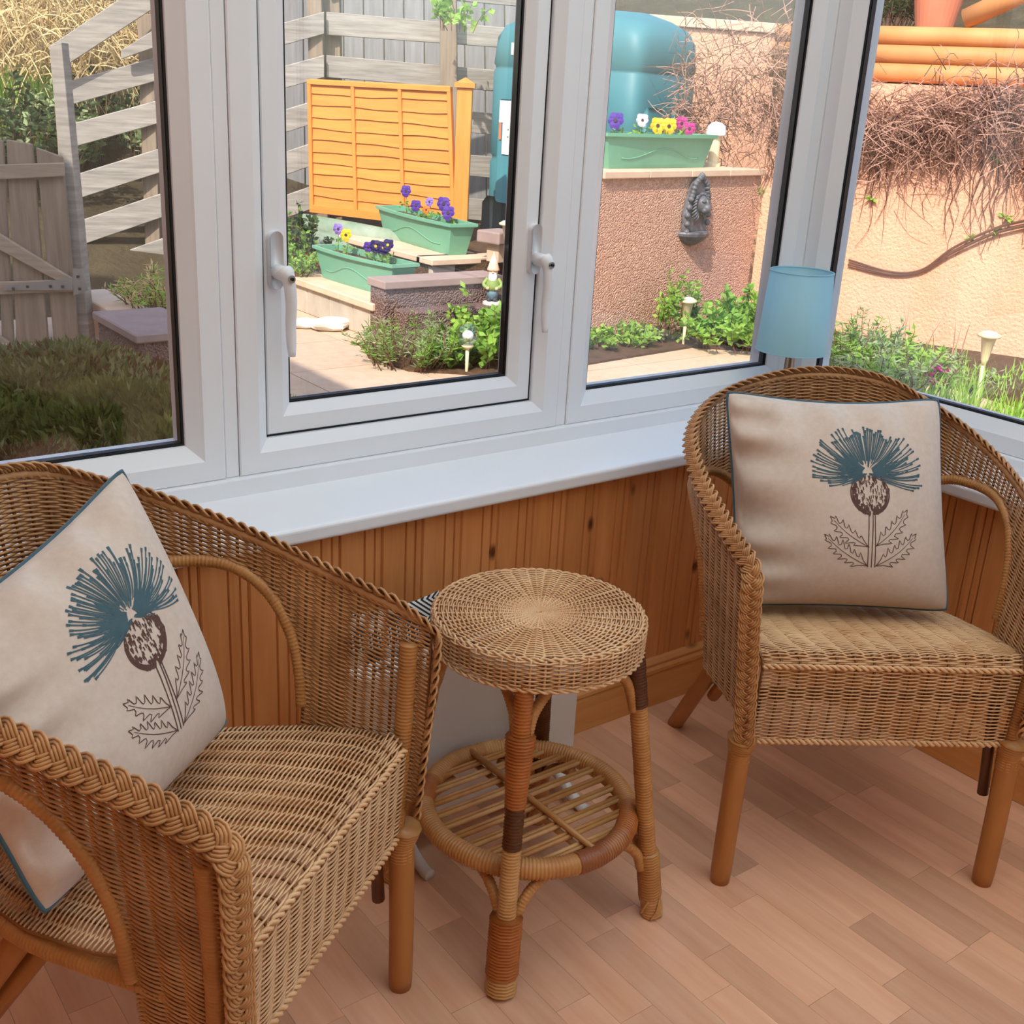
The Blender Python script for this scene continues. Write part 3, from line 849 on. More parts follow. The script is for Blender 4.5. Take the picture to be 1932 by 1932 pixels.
def thistle(seed):
    """strokes of the print in cushion coordinates: (points, start width, end width, colour)"""
    r = random.Random(seed)
    st = []
    ox, oy = .592, .655
    # filaments of the flower head
    for i in range(84):
        a = math.radians(-22 + 224 * (i + r.uniform(-.4, .4)) / 83.0)
        up = max(0.0, math.sin(a))
        L = (.268 - .045 * up) * r.uniform(.70, 1.0)
        ex, ey = ox + L * math.cos(a) * 1.0, oy + L * (math.sin(a) * 1.04 + .02)
        bend = .05 * math.cos(a)
        cx, cy = ox + L * .5 * math.cos(a) + bend * .3, oy + L * .5 * math.sin(a) - .030 * (1 - up)
        q0 = r.uniform(.025, .075); sx, sy = ox + q0 * math.cos(a), oy + q0 * math.sin(a) * .9
        pts = [((1 - t) ** 2 * sx + 2 * t * (1 - t) * cx + t * t * ex, (1 - t) ** 2 * sy + 2 * t * (1 - t) * cy + t * t * ey) for t in np.linspace(0, 1, 8)]
        st.append((pts, .0032, .0056, 'print_teal'))
        # bead at the tip
        dx, dy = ex - pts[-2][0], ey - pts[-2][1]; d = math.hypot(dx, dy)
        st.append(([(ex - dx / d * .006, ey - dy / d * .006), (ex, ey), (ex + dx / d * .009, ey + dy / d * .009)], .008, .010, 'print_teal'))
    # broad solid petals low on both sides
    for i in range(24):
        sgn = -1 if i % 2 else 1
        a = math.radians(r.uniform(-6, 46)) if sgn > 0 else math.radians(180 - r.uniform(-10, 56))
        L = r.uniform(.11, .19)
        pts = [(ox + math.cos(a) * L * t + .0, oy + math.sin(a) * L * t - .02 * math.sin(t * 3.1) * (1 if True else 0)) for t in np.linspace(.2, 1, 7)]
        st.append((pts, .022, .004, 'print_teal'))
    # drooping bracts
    for i in range(16):
        a = math.radians(-28 - 34 * r.random()) if i % 2 else math.radians(208 + 34 * r.random())
        L = r.uniform(.10, .20)
        pts = [(ox + math.cos(a) * L * t * 1.1, oy - .005 + math.sin(a) * L * t * .62 + .03 * t * t) for t in np.linspace(.08, 1, 7)]
        st.append((pts, .005, .0045, 'print_teal'))
    # seed head: outline and stipple
    bx, by, rx, ry = .596, .548, .092, .098
    for i in range(150):
        a = r.uniform(0, 2 * math.pi); q = math.sqrt(r.random())
        edge = q > .72
        x, y = bx + rx * q * math.cos(a), by + ry * q * math.sin(a)
        if y > by + ry * .80: continue
        l = .016 if not edge else .024
        st.append(([(x, y + l / 2), (x + .002, y), (x + .001, y - l / 2)], .0045 if not edge else .012, .003 if not edge else .008, 'print_brown'))
    for sgn in (-1, 1):
        pts = [(bx + sgn * rx * math.cos(t), by + ry * math.sin(t)) for t in np.linspace(.9, -1.45, 16)]
        st.append((pts, .004, .010, 'print_brown'))
        pts = [(bx + sgn * rx * .9 * math.cos(t), by + ry * .92 * math.sin(t)) for t in np.linspace(.5, -1.35, 16)]
        st.append((pts, .004, .013, 'print_brown'))
    # stem: two lines and a hatch
    for d0, d1 in ((-.014, -.016), (.016, .018), (.006, .002)):
        st.append(([(.598 + d0, .458), (.595 + d0, .40), (.590 + d1, .30), (.586 + d1, .20)], .0045, .004, 'print_brown'))
    # leaves: serrated outlines with a midrib
    def leaf(x0, y0, x1, y1, w, n=5, flip=1):
        ax, ay = x1 - x0, y1 - y0; L = math.hypot(ax, ay); ux, uy = ax / L, ay / L; px, py = -uy, ux
        def P(t, s):
            c = .10 * math.sin(t * math.pi) * flip
            return (x0 + ax * t + px * (s + c * L * .6), y0 + ay * t + py * (s + c * L * .6))
        for side in (-1, 1):
            pts = [P(0.02, 0)]
            for k in range(n):
                t0 = .14 + .80 * k / n; t1 = t0 + .80 / n * .62
                env = math.sin(min(1, (t0 + .12)) * math.pi) ** .6
                pts.append(P(t0, side * w * .34 * env)); pts.append(P(t1 + .05, side * w * env * r.uniform(.85, 1.1))); pts.append(P(t1 + .02, side * w * .45 * env))
            pts.append(P(1.0, 0))
            st.append((pts, .0034, .0034, 'print_brown'))
        st.append(([P(t, 0) for t in np.linspace(0, .9, 6)], .0034, .002, 'print_brown'))
    leaf(.608, .300, .775, .475, .044, 5, -1)
    leaf(.578, .295, .400, .435, .044, 5, 1)
    leaf(.604, .205, .815, .365, .048, 6, -1)
    leaf(.574, .205, .370, .350, .048, 6, 1)
    return st

def make_cushion(label, C, frame, T, seed, wr=1.0, sag=0.0):
    """C: corners bottom-left, bottom-right, top-right, top-left in the chair's frame"""
    (fx, fy), fa = frame
    Rz = rotz(fa)
    C = np.array([Rz @ np.array(c) + np.array((fx, fy, 0)) for c in C])
    base = np.array([C[0][0], C[0][1], C[:, 2].min()])
    C = C - base
    n0 = norm(np.cross(C[1] - C[0], C[3] - C[0]))
    t = empty('cushion', tuple(base)); tag(t, label, 'cushion', 'thistle cushions')
    def S(u, v, side, off=0.0):
        u = np.asarray(u, float); v = np.asarray(v, float)
        uu = u * (1 - .035 * (1 - v ** 2)) * (1 - .022 * np.abs(v) ** 10); vv = v * (1 - np.where(v > 0, .085, .035) * (1 - u ** 2)) * (1 - .022 * np.abs(u) ** 10)
        a = (uu + 1) / 2; b = (vv + 1) / 2
        P = ((1 - a) * (1 - b))[..., None] * C[0] + (a * (1 - b))[..., None] * C[1] + (a * b)[..., None] * C[2] + ((1 - a) * b)[..., None] * C[3]
        h = T * np.clip(1 - np.abs(u) ** 2.4, 0, 1) ** .5 * np.clip(1 - np.abs(v) ** 2.4, 0, 1) ** .5
        h = h * (1 - .12 * v)
        # creases running in from the piped edges
        el = np.exp(-((u + 1) / .38) ** 2); et = np.exp(-((1 - v) / .30) ** 2)
        w = el * (np.sin(v * 15 + 1.3 * np.sin(v * 4 + seed)) * (1 - np.abs(v) ** 4)) * .0115 + et * np.sin(u * 13 + seed) * (1 - np.abs(u) ** 4) * .0085
        w = w + .0035 * np.sin(u * 3.1 + v * 2.3 + seed) * (1 - u ** 2) * (1 - v ** 2)
        ed = np.clip((1 - np.maximum(np.abs(u), np.abs(v))) / .05, 0, 1)
        d = side * (h + w * wr * ed + off)
        d = d - sag * (1 - u ** 2) * (1 - (v * .5 + .5) ** 2) * 0
        return P + n0 * d[..., None]
    g = np.sin(np.linspace(-1, 1, 61) * np.pi / 2)
    U, V = np.meshgrid(g, g, indexing='ij')
    MB().grid(S(U, V, 1.0)).build('front_cover', 'linen', t, smooth=True)
    MB().grid(S(U, V, -.75), flip=True).build('back_cover', 'teal_velvet', t, smooth=True)
    e = np.linspace(-1, 1, 60)
    o = np.ones(60)
    edge = np.vstack([S(e, -o, 0.0)[:-1], S(o, e, 0.0)[:-1], S(-e, o, 0.0)[:-1], S(-o, -e, 0.0)[:-1]])
    MB().tube(edge, .0030, 8, closed=True).build('piping', 'teal_velvet', t, smooth=True)
    mbs = {'print_teal': MB(), 'print_brown': MB()}
    for pts, w0, w1, m in thistle(seed):
        p = np.array(pts, float)
        p3 = np.c_[p, np.zeros(len(p))]
        q = resample(p3, .012)[:, :2] if len(p) > 3 else p
        d = np.gradient(q, axis=0); d = d / np.maximum(np.linalg.norm(d, axis=1, keepdims=True), 1e-9)
        nn = np.stack([-d[:, 1], d[:, 0]], 1)
        w = np.linspace(w0, w1, len(q))[:, None] * .5
        if len(q) < 3 or w0 > .011: w[-1] *= .35
        Lp, Rp = q + nn * w, q - nn * w
        A = S(Lp[:, 0] * 2 - 1, Lp[:, 1] * 2 - 1, 1.0, .0006); B = S(Rp[:, 0] * 2 - 1, Rp[:, 1] * 2 - 1, 1.0, .0006)
        mbs[m].grid(np.stack([A, B], 1), flip=False)
    mbs['print_teal'].build('thistle_flower_print', 'print_teal', t, smooth=True)
    mbs['print_brown'].build('thistle_stem_print', 'print_brown', t, smooth=True)
    return t

make_cushion('cream thistle cushion upright on the corner armchair', [(-.212, .205, .436), (.168, .180, .444), (.142, .315, .800), (-.245, .325, .797)], CH_R, .078, 3)
make_cushion('cream thistle cushion tilted in the nearer left-hand armchair', [(-.245, .205, .446), (.135, .215, .462), (.112, .335, .812), (-.262, .345, .722)], CH_L, .078, 5)

# ------------------------------------------------------------------ table lamp on the corner of the sill
mat('shade_blue', rgb(206, 240, 246), 0.34, rgb(200, 235, 242), nscale=40, stretch=(1, 1, .1), transl=.55, sheen=.3)
mat('satin_nickel', rgb(176, 160, 146), 0.28, rgb(168, 150, 134), nscale=4, metal=.9)
lx, ly, lz = .030, .068, .5965
lamp = empty('table_lamp', (lx, ly, lz)); tag(lamp, 'small table lamp with pale blue drum shade on the corner sill', 'lamp')
MB().lathe([(0, 0), (.052, 0), (.053, .006), (.046, .012), (.020, .018), (.0150, .03), (.0125, .09), (.0105, .16), (.010, .19), (0, .19)], seg=32).build('base', 'satin_nickel', lamp, smooth=True)
SH0, SH1 = .160, .338
mb = MB()
prof = [(.0805, SH0), (.0700, SH1), (.0690, SH1), (.0795, SH0), (.0805, SH0)]
mb.lathe(prof, seg=56, caps=False)
sh = mb.build('lamp_shade', 'shade_blue', lamp)
for p in sh.data.polygons: p.use_smooth = True
for zz, r in ((SH0, .0800), (SH1, .0695)):
    a = np.linspace(0, 2 * np.pi, 56, endpoint=False)
    MB().tube(np.stack([r * np.cos(a), r * np.sin(a), np.full(56, zz)], 1), .0016, 6, closed=True).build('shade_rim', 'shade_blue', sh, smooth=True)
mb = MB()
for k in range(3):
    a = k * 2.094 + .4
    mb.tube([(.010 * math.cos(a), .010 * math.sin(a), .20), (.079 * math.cos(a), .079 * math.sin(a), SH0 + .012)], .0012, 5)
mb.build('shade_carrier', 'satin_nickel', lamp)
MB().lathe([(0, .19), (.013, .19), (.013, .222), (.011, .225), (0, .225)], seg=20).build('bulb_holder', 'upvc', lamp, smooth=True)
MB().lathe([(0, .225), (.010, .226), (.013, .235), (.021, .255), (.020, .272), (.010, .284), (0, .286)], seg=20).build('bulb', 'upvc', lamp, smooth=True)

# ------------------------------------------------------------------ white panel heater behind the stool
mat('heater_white', rgb(226, 226, 226), 0.4, rgb(220, 220, 220), nscale=3, spec=.5)
heater = empty('panel_heater', (-.985, -.148, 0)); tag(heater, 'flat white panel heater on curved feet behind the stool', 'heater')
MB().rng_box(-.235, .238, -.022, .026, .050, .377).build('body', 'heater_white', heater, bevel=.008, bseg=3)
for k in range(9):
    MB().rng_box(-.20 + k * .045, -.165 + k * .045, -.010, -.004, .3765, .3785).build('vent_slot', 'hole_dark', heater)
for s in (-.145, .205):
    mb = MB(); P = crom([(s, .028, .006), (s, .024, .018), (s, .012, .046), (s, -.02, .046), (s, -.055, .026), (s + .004, -.085, .010), (s + .006, -.098, .008)], 6)
    V, F = tube(P, .011, 10); V = V.copy(); mb.add(V, F); mb.build('foot', 'heater_white', heater, smooth=True)
# zebra-patterned cushion wedged behind the heater
def zebra():
    m = bpy.data.materials.new('zebra_cotton'); m.use_nodes = True
    nt = m.node_tree; L = nt.links.new; b = nt.nodes['Principled BSDF']; b.inputs['Roughness'].default_value = .85
    tc = nt.nodes.new('ShaderNodeTexCoord')
    sp = nt.nodes.new('ShaderNodeSeparateXYZ'); L(tc.outputs['Object'], sp.inputs[0])
    def math_(op, a, b_=None):
        n = nt.nodes.new('ShaderNodeMath'); n.operation = op
        for i, q in enumerate((a, b_)):
            if q is None: continue
            if isinstance(q, (int, float)): n.inputs[i].default_value = q
            else: L(q, n.inputs[i])
        return n.outputs[0]
    # herringbone: stripes that change slant in bands of height
    bz = math_('MULTIPLY', sp.outputs['Z'], 16.0)
    tri = math_('ABSOLUTE', math_('SUBTRACT', math_('FRACT', bz), .5))
    sx = math_('MULTIPLY', sp.outputs['X'], 90.0)
    ph = math_('ADD', sx, math_('MULTIPLY', tri, 7.0))
    st = math_('GREATER_THAN', math_('FRACT', ph), .48)
    mx = nt.nodes.new('ShaderNodeMix'); mx.data_type = 'RGBA'
    L(st, mx.inputs['Factor']); mx.inputs[6].default_value = (.012, .012, .014, 1); mx.inputs[7].default_value = (.74, .72, .70, 1)
    L(mx.outputs[2], b.inputs['Base Color'])
    MATS['zebra_cotton'] = m
zebra()
zc = empty('patterned_cushion', (-1.095, -.068, 0)); tag(zc, 'black and white patterned cushion standing behind the white heater', 'cushion')
mb = MB()
g = np.sin(np.linspace(-1, 1, 25) * np.pi / 2); U, V = np.meshgrid(g, g, indexing='ij')
def zs(sd):
    h = .028 * (1 - U ** 2) ** .6 * (1 - V ** 2) ** .6
    return np.stack([U * .09 * (1 - .05 * (1 - V ** 2)), -sd * h + .0, .225 + V * .222 * (1 - .05 * (1 - U ** 2))], -1)
mb.grid(zs(1.0)); mb.grid(zs(-1.0), flip=True); mb.build('cover', 'zebra_cotton', zc, smooth=True)

# ------------------------------------------------------------------ the garden
_R = np.array(R_RIGHT); _U = np.array(R_UP); _F = np.array(R_FWD); _C = np.array(CAMLOC)
_H = np.array((0.613, 0.790, 0.0)) / math.hypot(.613, .790)
def _ray(px, py): return _R * (px - 966) / 2130.0 - _U * (py - 966) / 2130.0 + _F
def at(px, py, D):
    "survey point: direction taken from the photograph, horizontal distance D"
    d = _ray(px, py); return _C + d * D / (d @ _H)
def gp(px, py, z):
    "survey point on the level z"
    d = _ray(px, py); return _C + d * (z - _C[2]) / d[2]

mat('old_wood', rgb(182, 174, 162), 0.85, rgb(122, 116, 108), nscale=5, stretch=(.6, 1, 9), detail=7, rand=.10, bump=.4, bscale=8, bdist=.004, spec=.1)
mat('gate_wood', rgb(168, 150, 130), 0.85, rgb(120, 104, 88), nscale=5, stretch=(7, 7, .5), detail=7, rand=.12, bump=.4, bscale=8, bdist=.004, spec=.1)
mat('gate_rail_wood', rgb(186, 168, 146), 0.85, rgb(146, 128, 108), nscale=5, stretch=(.5, .5, 7), detail=7, rand=.10, bump=.4, bscale=8, bdist=.004, spec=.1)
mat('grey_boards', rgb(150, 148, 146), 0.85, rgb(118, 116, 114), nscale=5, stretch=(6, 6, .5), detail=6, rand=.12, bump=.3, bscale=8, bdist=.003, spec=.1)
mat('orange_wood', rgb(228, 148, 70), 0.6, rgb(208, 126, 52), nscale=5, stretch=(.7, .7, 8), detail=6, rand=.06, bump=.2, bscale=9, bdist=.003, spec=.25)
mat('orange_post', rgb(232, 152, 72), 0.6, rgb(206, 124, 50), nscale=5, stretch=(7, 7, .5), detail=6, rand=.06, bump=.2, bdist=.003, spec=.25)
mat('orange_log', rgb(212, 152, 98), 0.6, rgb(186, 124, 70), nscale=4, stretch=(1, 1, 1), detail=6, rand=.07, bump=.2, bdist=.003, spec=.25)
mat('green_log', rgb(116, 140, 112), 0.8, rgb(160, 168, 150), nscale=6, detail=6, contrast=1.4, bump=.3, bdist=.004, spec=.15)
mat('peach_render', rgb(234, 180, 148), 0.9, rgb(220, 162, 130), nscale=3, detail=8, bump=.9, bscale=55, bdist=.012, spec=.1)
mat('pebble_dash', rgb(226, 180, 154), 0.9, rgb(190, 144, 122), nscale=40, detail=3, contrast=1.2, bump=1.0, bscale=95, bdist=.014, spec=.1, voronoi=True)
mat('pebble_dash_grey', rgb(150, 124, 114), 0.9, rgb(112, 92, 86), nscale=40, detail=3, contrast=1.2, bump=1.0, bscale=95, bdist=.014, spec=.1, voronoi=True)
mat('coping', rgb(224, 196, 168), 0.85, rgb(206, 174, 146), nscale=8, detail=6, rand=.06, bump=.25, bscale=60, bdist=.003, spec=.1)
mat('coping_grey', rgb(176, 152, 142), 0.85, rgb(150, 128, 120), nscale=8, detail=6, rand=.06, bump=.25, bscale=60, bdist=.003, spec=.1)
mat('concrete_block', rgb(206, 194, 176), 0.9, rgb(170, 158, 140), nscale=7, detail=7, rand=.06, bump=.4, bscale=50, bdist=.004, spec=.1)
mat('slab', rgb(214, 186, 158), 0.9, rgb(196, 166, 138), nscale=14, detail=7, rand=.05, bump=.3, bscale=90, bdist=.003, spec=.1)
mat('soil', rgb(110, 86, 66), 0.95, rgb(74, 56, 42), nscale=14, detail=8, bump=.8, bscale=40, bdist=.02, spec=.05)
mat('bank_grass', rgb(88, 78, 58), 0.95, rgb(58, 50, 38), nscale=4, detail=8, bump=.8, bscale=20, bdist=.03, spec=.05)
mat('tank_green', rgb(70, 128, 134), 0.5, rgb(60, 114, 122), nscale=3, detail=3, spec=.35)
mat('tank_dark', rgb(44, 52, 54), 0.5, rgb(36, 42, 44), nscale=4)
mat('trough_green', rgb(118, 176, 144), 0.45, rgb(104, 160, 130), nscale=4, spec=.4)
mat('white_sign', rgb(244, 244, 244), 0.5, rgb(238, 238, 238), nscale=3)
mat('sign_orange', rgb(236, 120, 80), 0.5)
mat('sign_green', rgb(96, 140, 60), 0.5)
mat('stone_white', rgb(232, 226, 212), 0.85, rgb(206, 198, 182), nscale=9, bump=.4, bscale=14, bdist=.01)
mat('plaque_lead', rgb(112, 114, 120), 0.5, rgb(60, 56, 58), nscale=18, detail=4, contrast=1.3, bump=.3, bdist=.004, spec=.5)
mat('terracotta', rgb(224, 138, 104), 0.8, rgb(208, 120, 88), nscale=6)
mat('galvanised', rgb(170, 168, 160), 0.5, rgb(146, 144, 138), nscale=12, metal=.5)
mat('twig', rgb(190, 148, 128), 0.9, rgb(150, 112, 94), nscale=8, spec=.1)
mat('twig_dark', rgb(120, 88, 72), 0.9, rgb(92, 66, 54), nscale=8, spec=.1)
mat('dry_grass', rgb(238, 218, 168), 0.9, rgb(206, 176, 120), nscale=8, transl=.3, spec=.1)
mat('leaf_green', rgb(146, 186, 84), 0.6, rgb(112, 156, 62), nscale=12, transl=.35, rand=.08, spec=.3)
mat('leaf_bright', rgb(178, 212, 100), 0.6, rgb(142, 188, 74), nscale=12, transl=.4, spec=.3)
mat('leaf_grey', rgb(176, 190, 140), 0.7, rgb(146, 164, 112), nscale=12, transl=.3, spec=.2)
mat('leaf_dark', rgb(66, 92, 50), 0.6, rgb(48, 70, 36), nscale=12, transl=.2, spec=.3)
mat('heather_leaf', rgb(124, 128, 58), 0.75, rgb(84, 96, 42), nscale=3, transl=.25, spec=.15)
mat('heather_brown', rgb(112, 82, 48), 0.8, rgb(86, 62, 36), nscale=3, transl=.2, spec=.1)
mat('heather_grey', rgb(156, 154, 104), 0.8, rgb(122, 122, 74), nscale=3, transl=.2, spec=.1)
mat('red_sedum', rgb(176, 76, 60), 0.7, rgb(150, 110, 60), nscale=14, transl=.2)
for nm, c in (('violet', (88, 50, 160)), ('dark_violet', (50, 30, 96)), ('lilac', (160, 130, 210)), ('yellow', (244, 204, 40)), ('white', (240, 232, 232)), ('magenta', (196, 60, 140)), ('orange', (240, 140, 50))):
    mat('petal_' + nm, rgb(*c), .6, tuple(q * .8 for q in rgb(*c)), nscale=20, transl=.3)
mat('petal_eye', rgb(60, 30, 30), .7)
mat('solar_cream', rgb(232, 214, 176), 0.4, rgb(222, 202, 160), nscale=4)
glassmat('globe_glass', (.95, .97, .97), .12, 2.5, .9, rough=.05)
PATIO = -0.10

def tree_label(o, label, cat, group=None): return tag(o, label, cat, group)

# ---- ground, paving
g_ = MB()
P = np.array([[(x, y, PATIO - .05 + (max(0, y - 6.3) * .42 if True else 0)) for y in (.22, 3, 6.3, 9, 13)] for x in (-6, -2, 1, 4, 10)])
g_.grid(P, flip=True)
ground = tag(g_.build('ground', 'bank_grass'), 'garden ground rising to a bank behind the fence', None, None, 'structure')
hz_ = MB()
az = np.linspace(-.5, 2.9, 30)
Ph = np.array([[(-1 + rr * math.cos(a), 1.0 + rr * math.sin(a), z) for rr, z in ((10.5, -.2), (12, 1.2), (15, 3.0), (20, 6.0))] for a in az])
hz_.grid(Ph)
tag(hz_.build('hillside', 'bank_grass'), 'brown-green hillside beyond the garden', None, None, 'structure')
patio = tag(MB().rng_box(-2.4, 4.6, .24, 5.25, PATIO - .045, PATIO - .012).build('patio', 'soil'), 'sunlit paved patio outside the windows', None, None, 'structure')
sl = MB().rng_box(.003, .597, .003, .597, -.04, 0).mesh('slab', 'slab')
for i in range(-3, 8):
    for j in range(0, 9):
        x0, y0 = -.14 + .6 * i, -.10 + .6 * j
        if x0 + .6 > 4.5 or y0 < .2 or y0 > 4.7: continue
        if x0 < -.2 and y0 < 3.0: continue
        if x0 > 1.2 and y0 > 3.4: continue
        o = link('paving_slab', sl, patio); o.location = (x0, y0, PATIO)

# flower beds: soil let into the paving
def bed(name, poly, z, label):
    o = MB().prism(poly, z - .03, z).build(name, 'soil'); tag(o, label, None, None, 'structure'); return o
bed('flower_bed', [(.98, 3.62), (1.02, 3.28), (1.3, 3.06), (1.75, 2.98), (2.4, 3.05), (2.9, 3.1), (3.3, 2.75), (3.55, 2.2), (3.45, 1.2), (3.6, -1.5), (5.6, -1.5), (4.7, 1.9), (3.95, 3.6), (2.0, 3.25), (1.9, 3.8), (1.1, 3.9)], PATIO + .012, 'soil bed along the garden walls')
bed('heather_bed', [(-2.4, .32), (-.25, .32), (-.22, 3.3), (-.7, 3.6), (-2.4, 3.6)], PATIO + .01, 'shaded soil bed under the left window')

# ---- house wing to the left, whose shade falls over the near patio
w_ = empty('house_wing', (-4.6, 2.3, 0)); tag(w_, 'rendered wing of the house beyond the left window', 'building')
MB().rng_box(-1.9, 1.86, -1.75, 2.0, -.14, 3.45).build('walls', 'peach_render', w_)
P = np.array([[(x, y, z) for y in (-1.8, 2.1)] for x, z in ((-2.0, 3.45), (0, 4.4), (1.96, 3.45))])
mb = MB().grid(P, flip=True); P2 = P.copy(); P2[:, :, 2] += .1; mb.grid(P2); mb.build('roof', 'coping_grey', w_)

# ---- lion wall, its coping and the trough on it
A = np.array((2.27, 3.33)); B = np.array((3.93, 3.63)); d = (B - A) / np.linalg.norm(B - A); nrm = np.array((-d[1], d[0]))
def slabpoly(A, B, t0, t1):
    d = (B - A) / np.linalg.norm(B - A); n = np.array((-d[1], d[0]))
    return [tuple(A + n * t0), tuple(B + n * t0), tuple(B + n * t1), tuple(A + n * t1)]
lw = empty('garden_wall', (A[0], A[1], PATIO)); tag(lw, 'rough pebble-dashed garden wall carrying the lion plaque', 'wall')
def lwp(poly): return [(x - A[0], y - A[1]) for x, y in poly]
MB().prism(lwp(slabpoly(A, B, 0, .30)), -.05, .955).build('wall_body', 'pebble_dash', lw)
L = np.linalg.norm(B - A)
for k in range(4):
    a0 = A + d * (L * k / 4); a1 = A + d * (L * (k + 1) / 4 - .004)
    MB().prism(lwp(slabpoly(a0, a1, -.03, .33)), .955, .995).build('coping_stone', 'coping', lw, bevel=.005)

# ---- peach rendered wall running to the right, log retaining wall above it
J = np.array((3.95, 3.62)); pd = np.array((.40, -.917)); pd = pd / np.linalg.norm(pd); pn = np.array((-pd[1], pd[0]))  # pn points away from the house
if pn[0] < 0: pn = -pn
pw = empty('rendered_wall', (J[0], J[1], PATIO)); tag(pw, 'tall peach rendered garden wall outside the right-hand window', 'wall')
def pwp(poly): return [(x - J[0], y - J[1]) for x, y in poly]
MB().prism(pwp([tuple(J - pd * 0), tuple(J + pd * 6.5), tuple(J + pd * 6.5 + pn * .25), tuple(J + pn * .25)]), -.3, 1.55).build('wall_body', 'peach_render', pw)
# taller stretch behind the oil tank with a pale coping
J2 = J - pd * 2.6
pw2 = empty('rendered_wall', (J2[0] + .35, J2[1], PATIO)); tag(pw2, 'peach wall with pale coping behind the green oil tank', 'wall')
q0 = at(1250, 36, 9.2)
MB().rng_box(-.6, 2.6, .0, .25, 0, q0[2] - PATIO - .05).build('wall_body', 'peach_render', pw2)
MB().rng_box(-.62, 2.6, -.03, .28, q0[2] - PATIO - .05, q0[2] - PATIO + .02).build('coping_stone', 'coping', pw2, bevel=.006)
pw2.location = (q0[0] - .3, q0[1] + .05, PATIO); pw2.rotation_euler = (0, 0, -.45)

lg = empty('log_retaining_wall', (J[0], J[1], 1.45)); tag(lg, 'stack of rounded orange-stained rails above the peach wall', 'wall')
for k in range(3):
    z = 1.463 + .0535 + k * .107 - 1.45
    off = pn * (.16 + .02 * k)
    a = J + pd * (-.1) + off - J; b = J + pd * 6.3 + off - J
    for s0, s1 in ((0, .33), (.334, .68), (.684, 1)):
        p0 = a + (b - a) * s0; p1 = a + (b - a) * s1
        mb = MB(); mb.tube([(p0[0], p0[1], z), (p1[0], p1[1], z)], .0555, 16)
        o = mb.build('rail', 'orange_log', lg)
        for p in o.data.polygons: p.use_smooth = len(p.vertices) == 4
# upper sloping rail at the top right and the ground up there
p0 = at(1822, 36, 7.45); p1 = at(1990, -42, 7.15)
o = empty('sloping_rail', tuple(p0)); tag(o, 'sloping orange rail beside the terracotta pot', 'rail')
mb = MB(); mb.tube([(0, 0, 0), tuple(p1 - p0)], .06, 16); o = mb.build('rail', 'orange_log', o)
for p in o.data.polygons: p.use_smooth = len(p.vertices) == 4
up = J + pn * .25
tag(MB().prism([tuple(up - pd * .1), tuple(up + pd * 6.5), tuple(up + pd * 6.5 + pn * 3), tuple(up - pd * .1 + pn * 3)], 1.2, 1.79).build('upper_terrace', 'soil'), 'upper garden terrace behind the orange rails', None, None, 'structure')
pt = at(1765, 36, 7.80)
pot = empty('plant_pot', (pt[0], pt[1], 1.79)); tag(pot, 'terracotta plant pot on the terrace above orange rails', 'pot')
MB().lathe([(0, 0), (.115, 0), (.165, .26), (.19, .26), (.195, .34), (.175, .34), (.16, .30), (0, .30)], seg=28).build('body', 'terracotta', pot, smooth=False)

# ---- leafy things -------------------------------------------------
def leaf_block(P, D, L, W, up=None, bend=.25):
    """one 4-vertex leaf at P along D"""
    D = norm(D); s = norm(np.cross(D, np.array((0.1, .2, 1.0)) if abs(D[2]) < .95 else np.array((1.0, 0, 0))))
    n = np.cross(s, D)
    return [P, P + D * L * .5 + s * W * .5 + n * L * bend * .3, P + D * L - n * L * bend * .2, P + D * L * .5 - s * W * .5 + n * L * bend * .3]
def leaves(mb, pts, dirs, L, W, r):
    pts = np.asarray(pts, float); dirs = norm(np.asarray(dirs, float)); n = len(pts)
    L = L * r.uniform(.7, 1.25, n)[:, None]; W = W * r.uniform(.7, 1.25, n)[:, None]
    ref = norm(r.normal(0, 1, (n, 3)))
    s = norm(np.cross(dirs, ref)); nn = np.cross(s, dirs)
    V = np.stack([pts, pts + dirs * L * .5 + s * W * .5 + nn * L * .06, pts + dirs * L, pts + dirs * L * .5 - s * W * .5 + nn * L * .06], 1).reshape(-1, 3)
    mb.add(V, [(4 * i, 4 * i + 1, 4 * i + 2, 4 * i + 3) for i in range(n)])
def blades(mb, base, H, r, lean=.35, w=.006, n=4):
    base = np.asarray(base, float); k = len(base)
    h = H * r.uniform(.55, 1.15, k); az = r.uniform(0, 2 * np.pi, k); le = lean * r.uniform(.2, 1.2, k)
    for b, hh, a, l in zip(base, h, az, le):
        t = np.linspace(0, 1, n)
        c = b + np.stack([np.cos(a) * l * hh * t ** 2, np.sin(a) * l * hh * t ** 2, hh * t * (1 - .25 * l * t)], 1)
        sd = np.array((-math.sin(a), math.cos(a), 0)) * w
        ww = (1 - t ** 2)[:, None] * sd + 1e-4
        mb.grid(np.stack([c - ww, c + ww], 1))
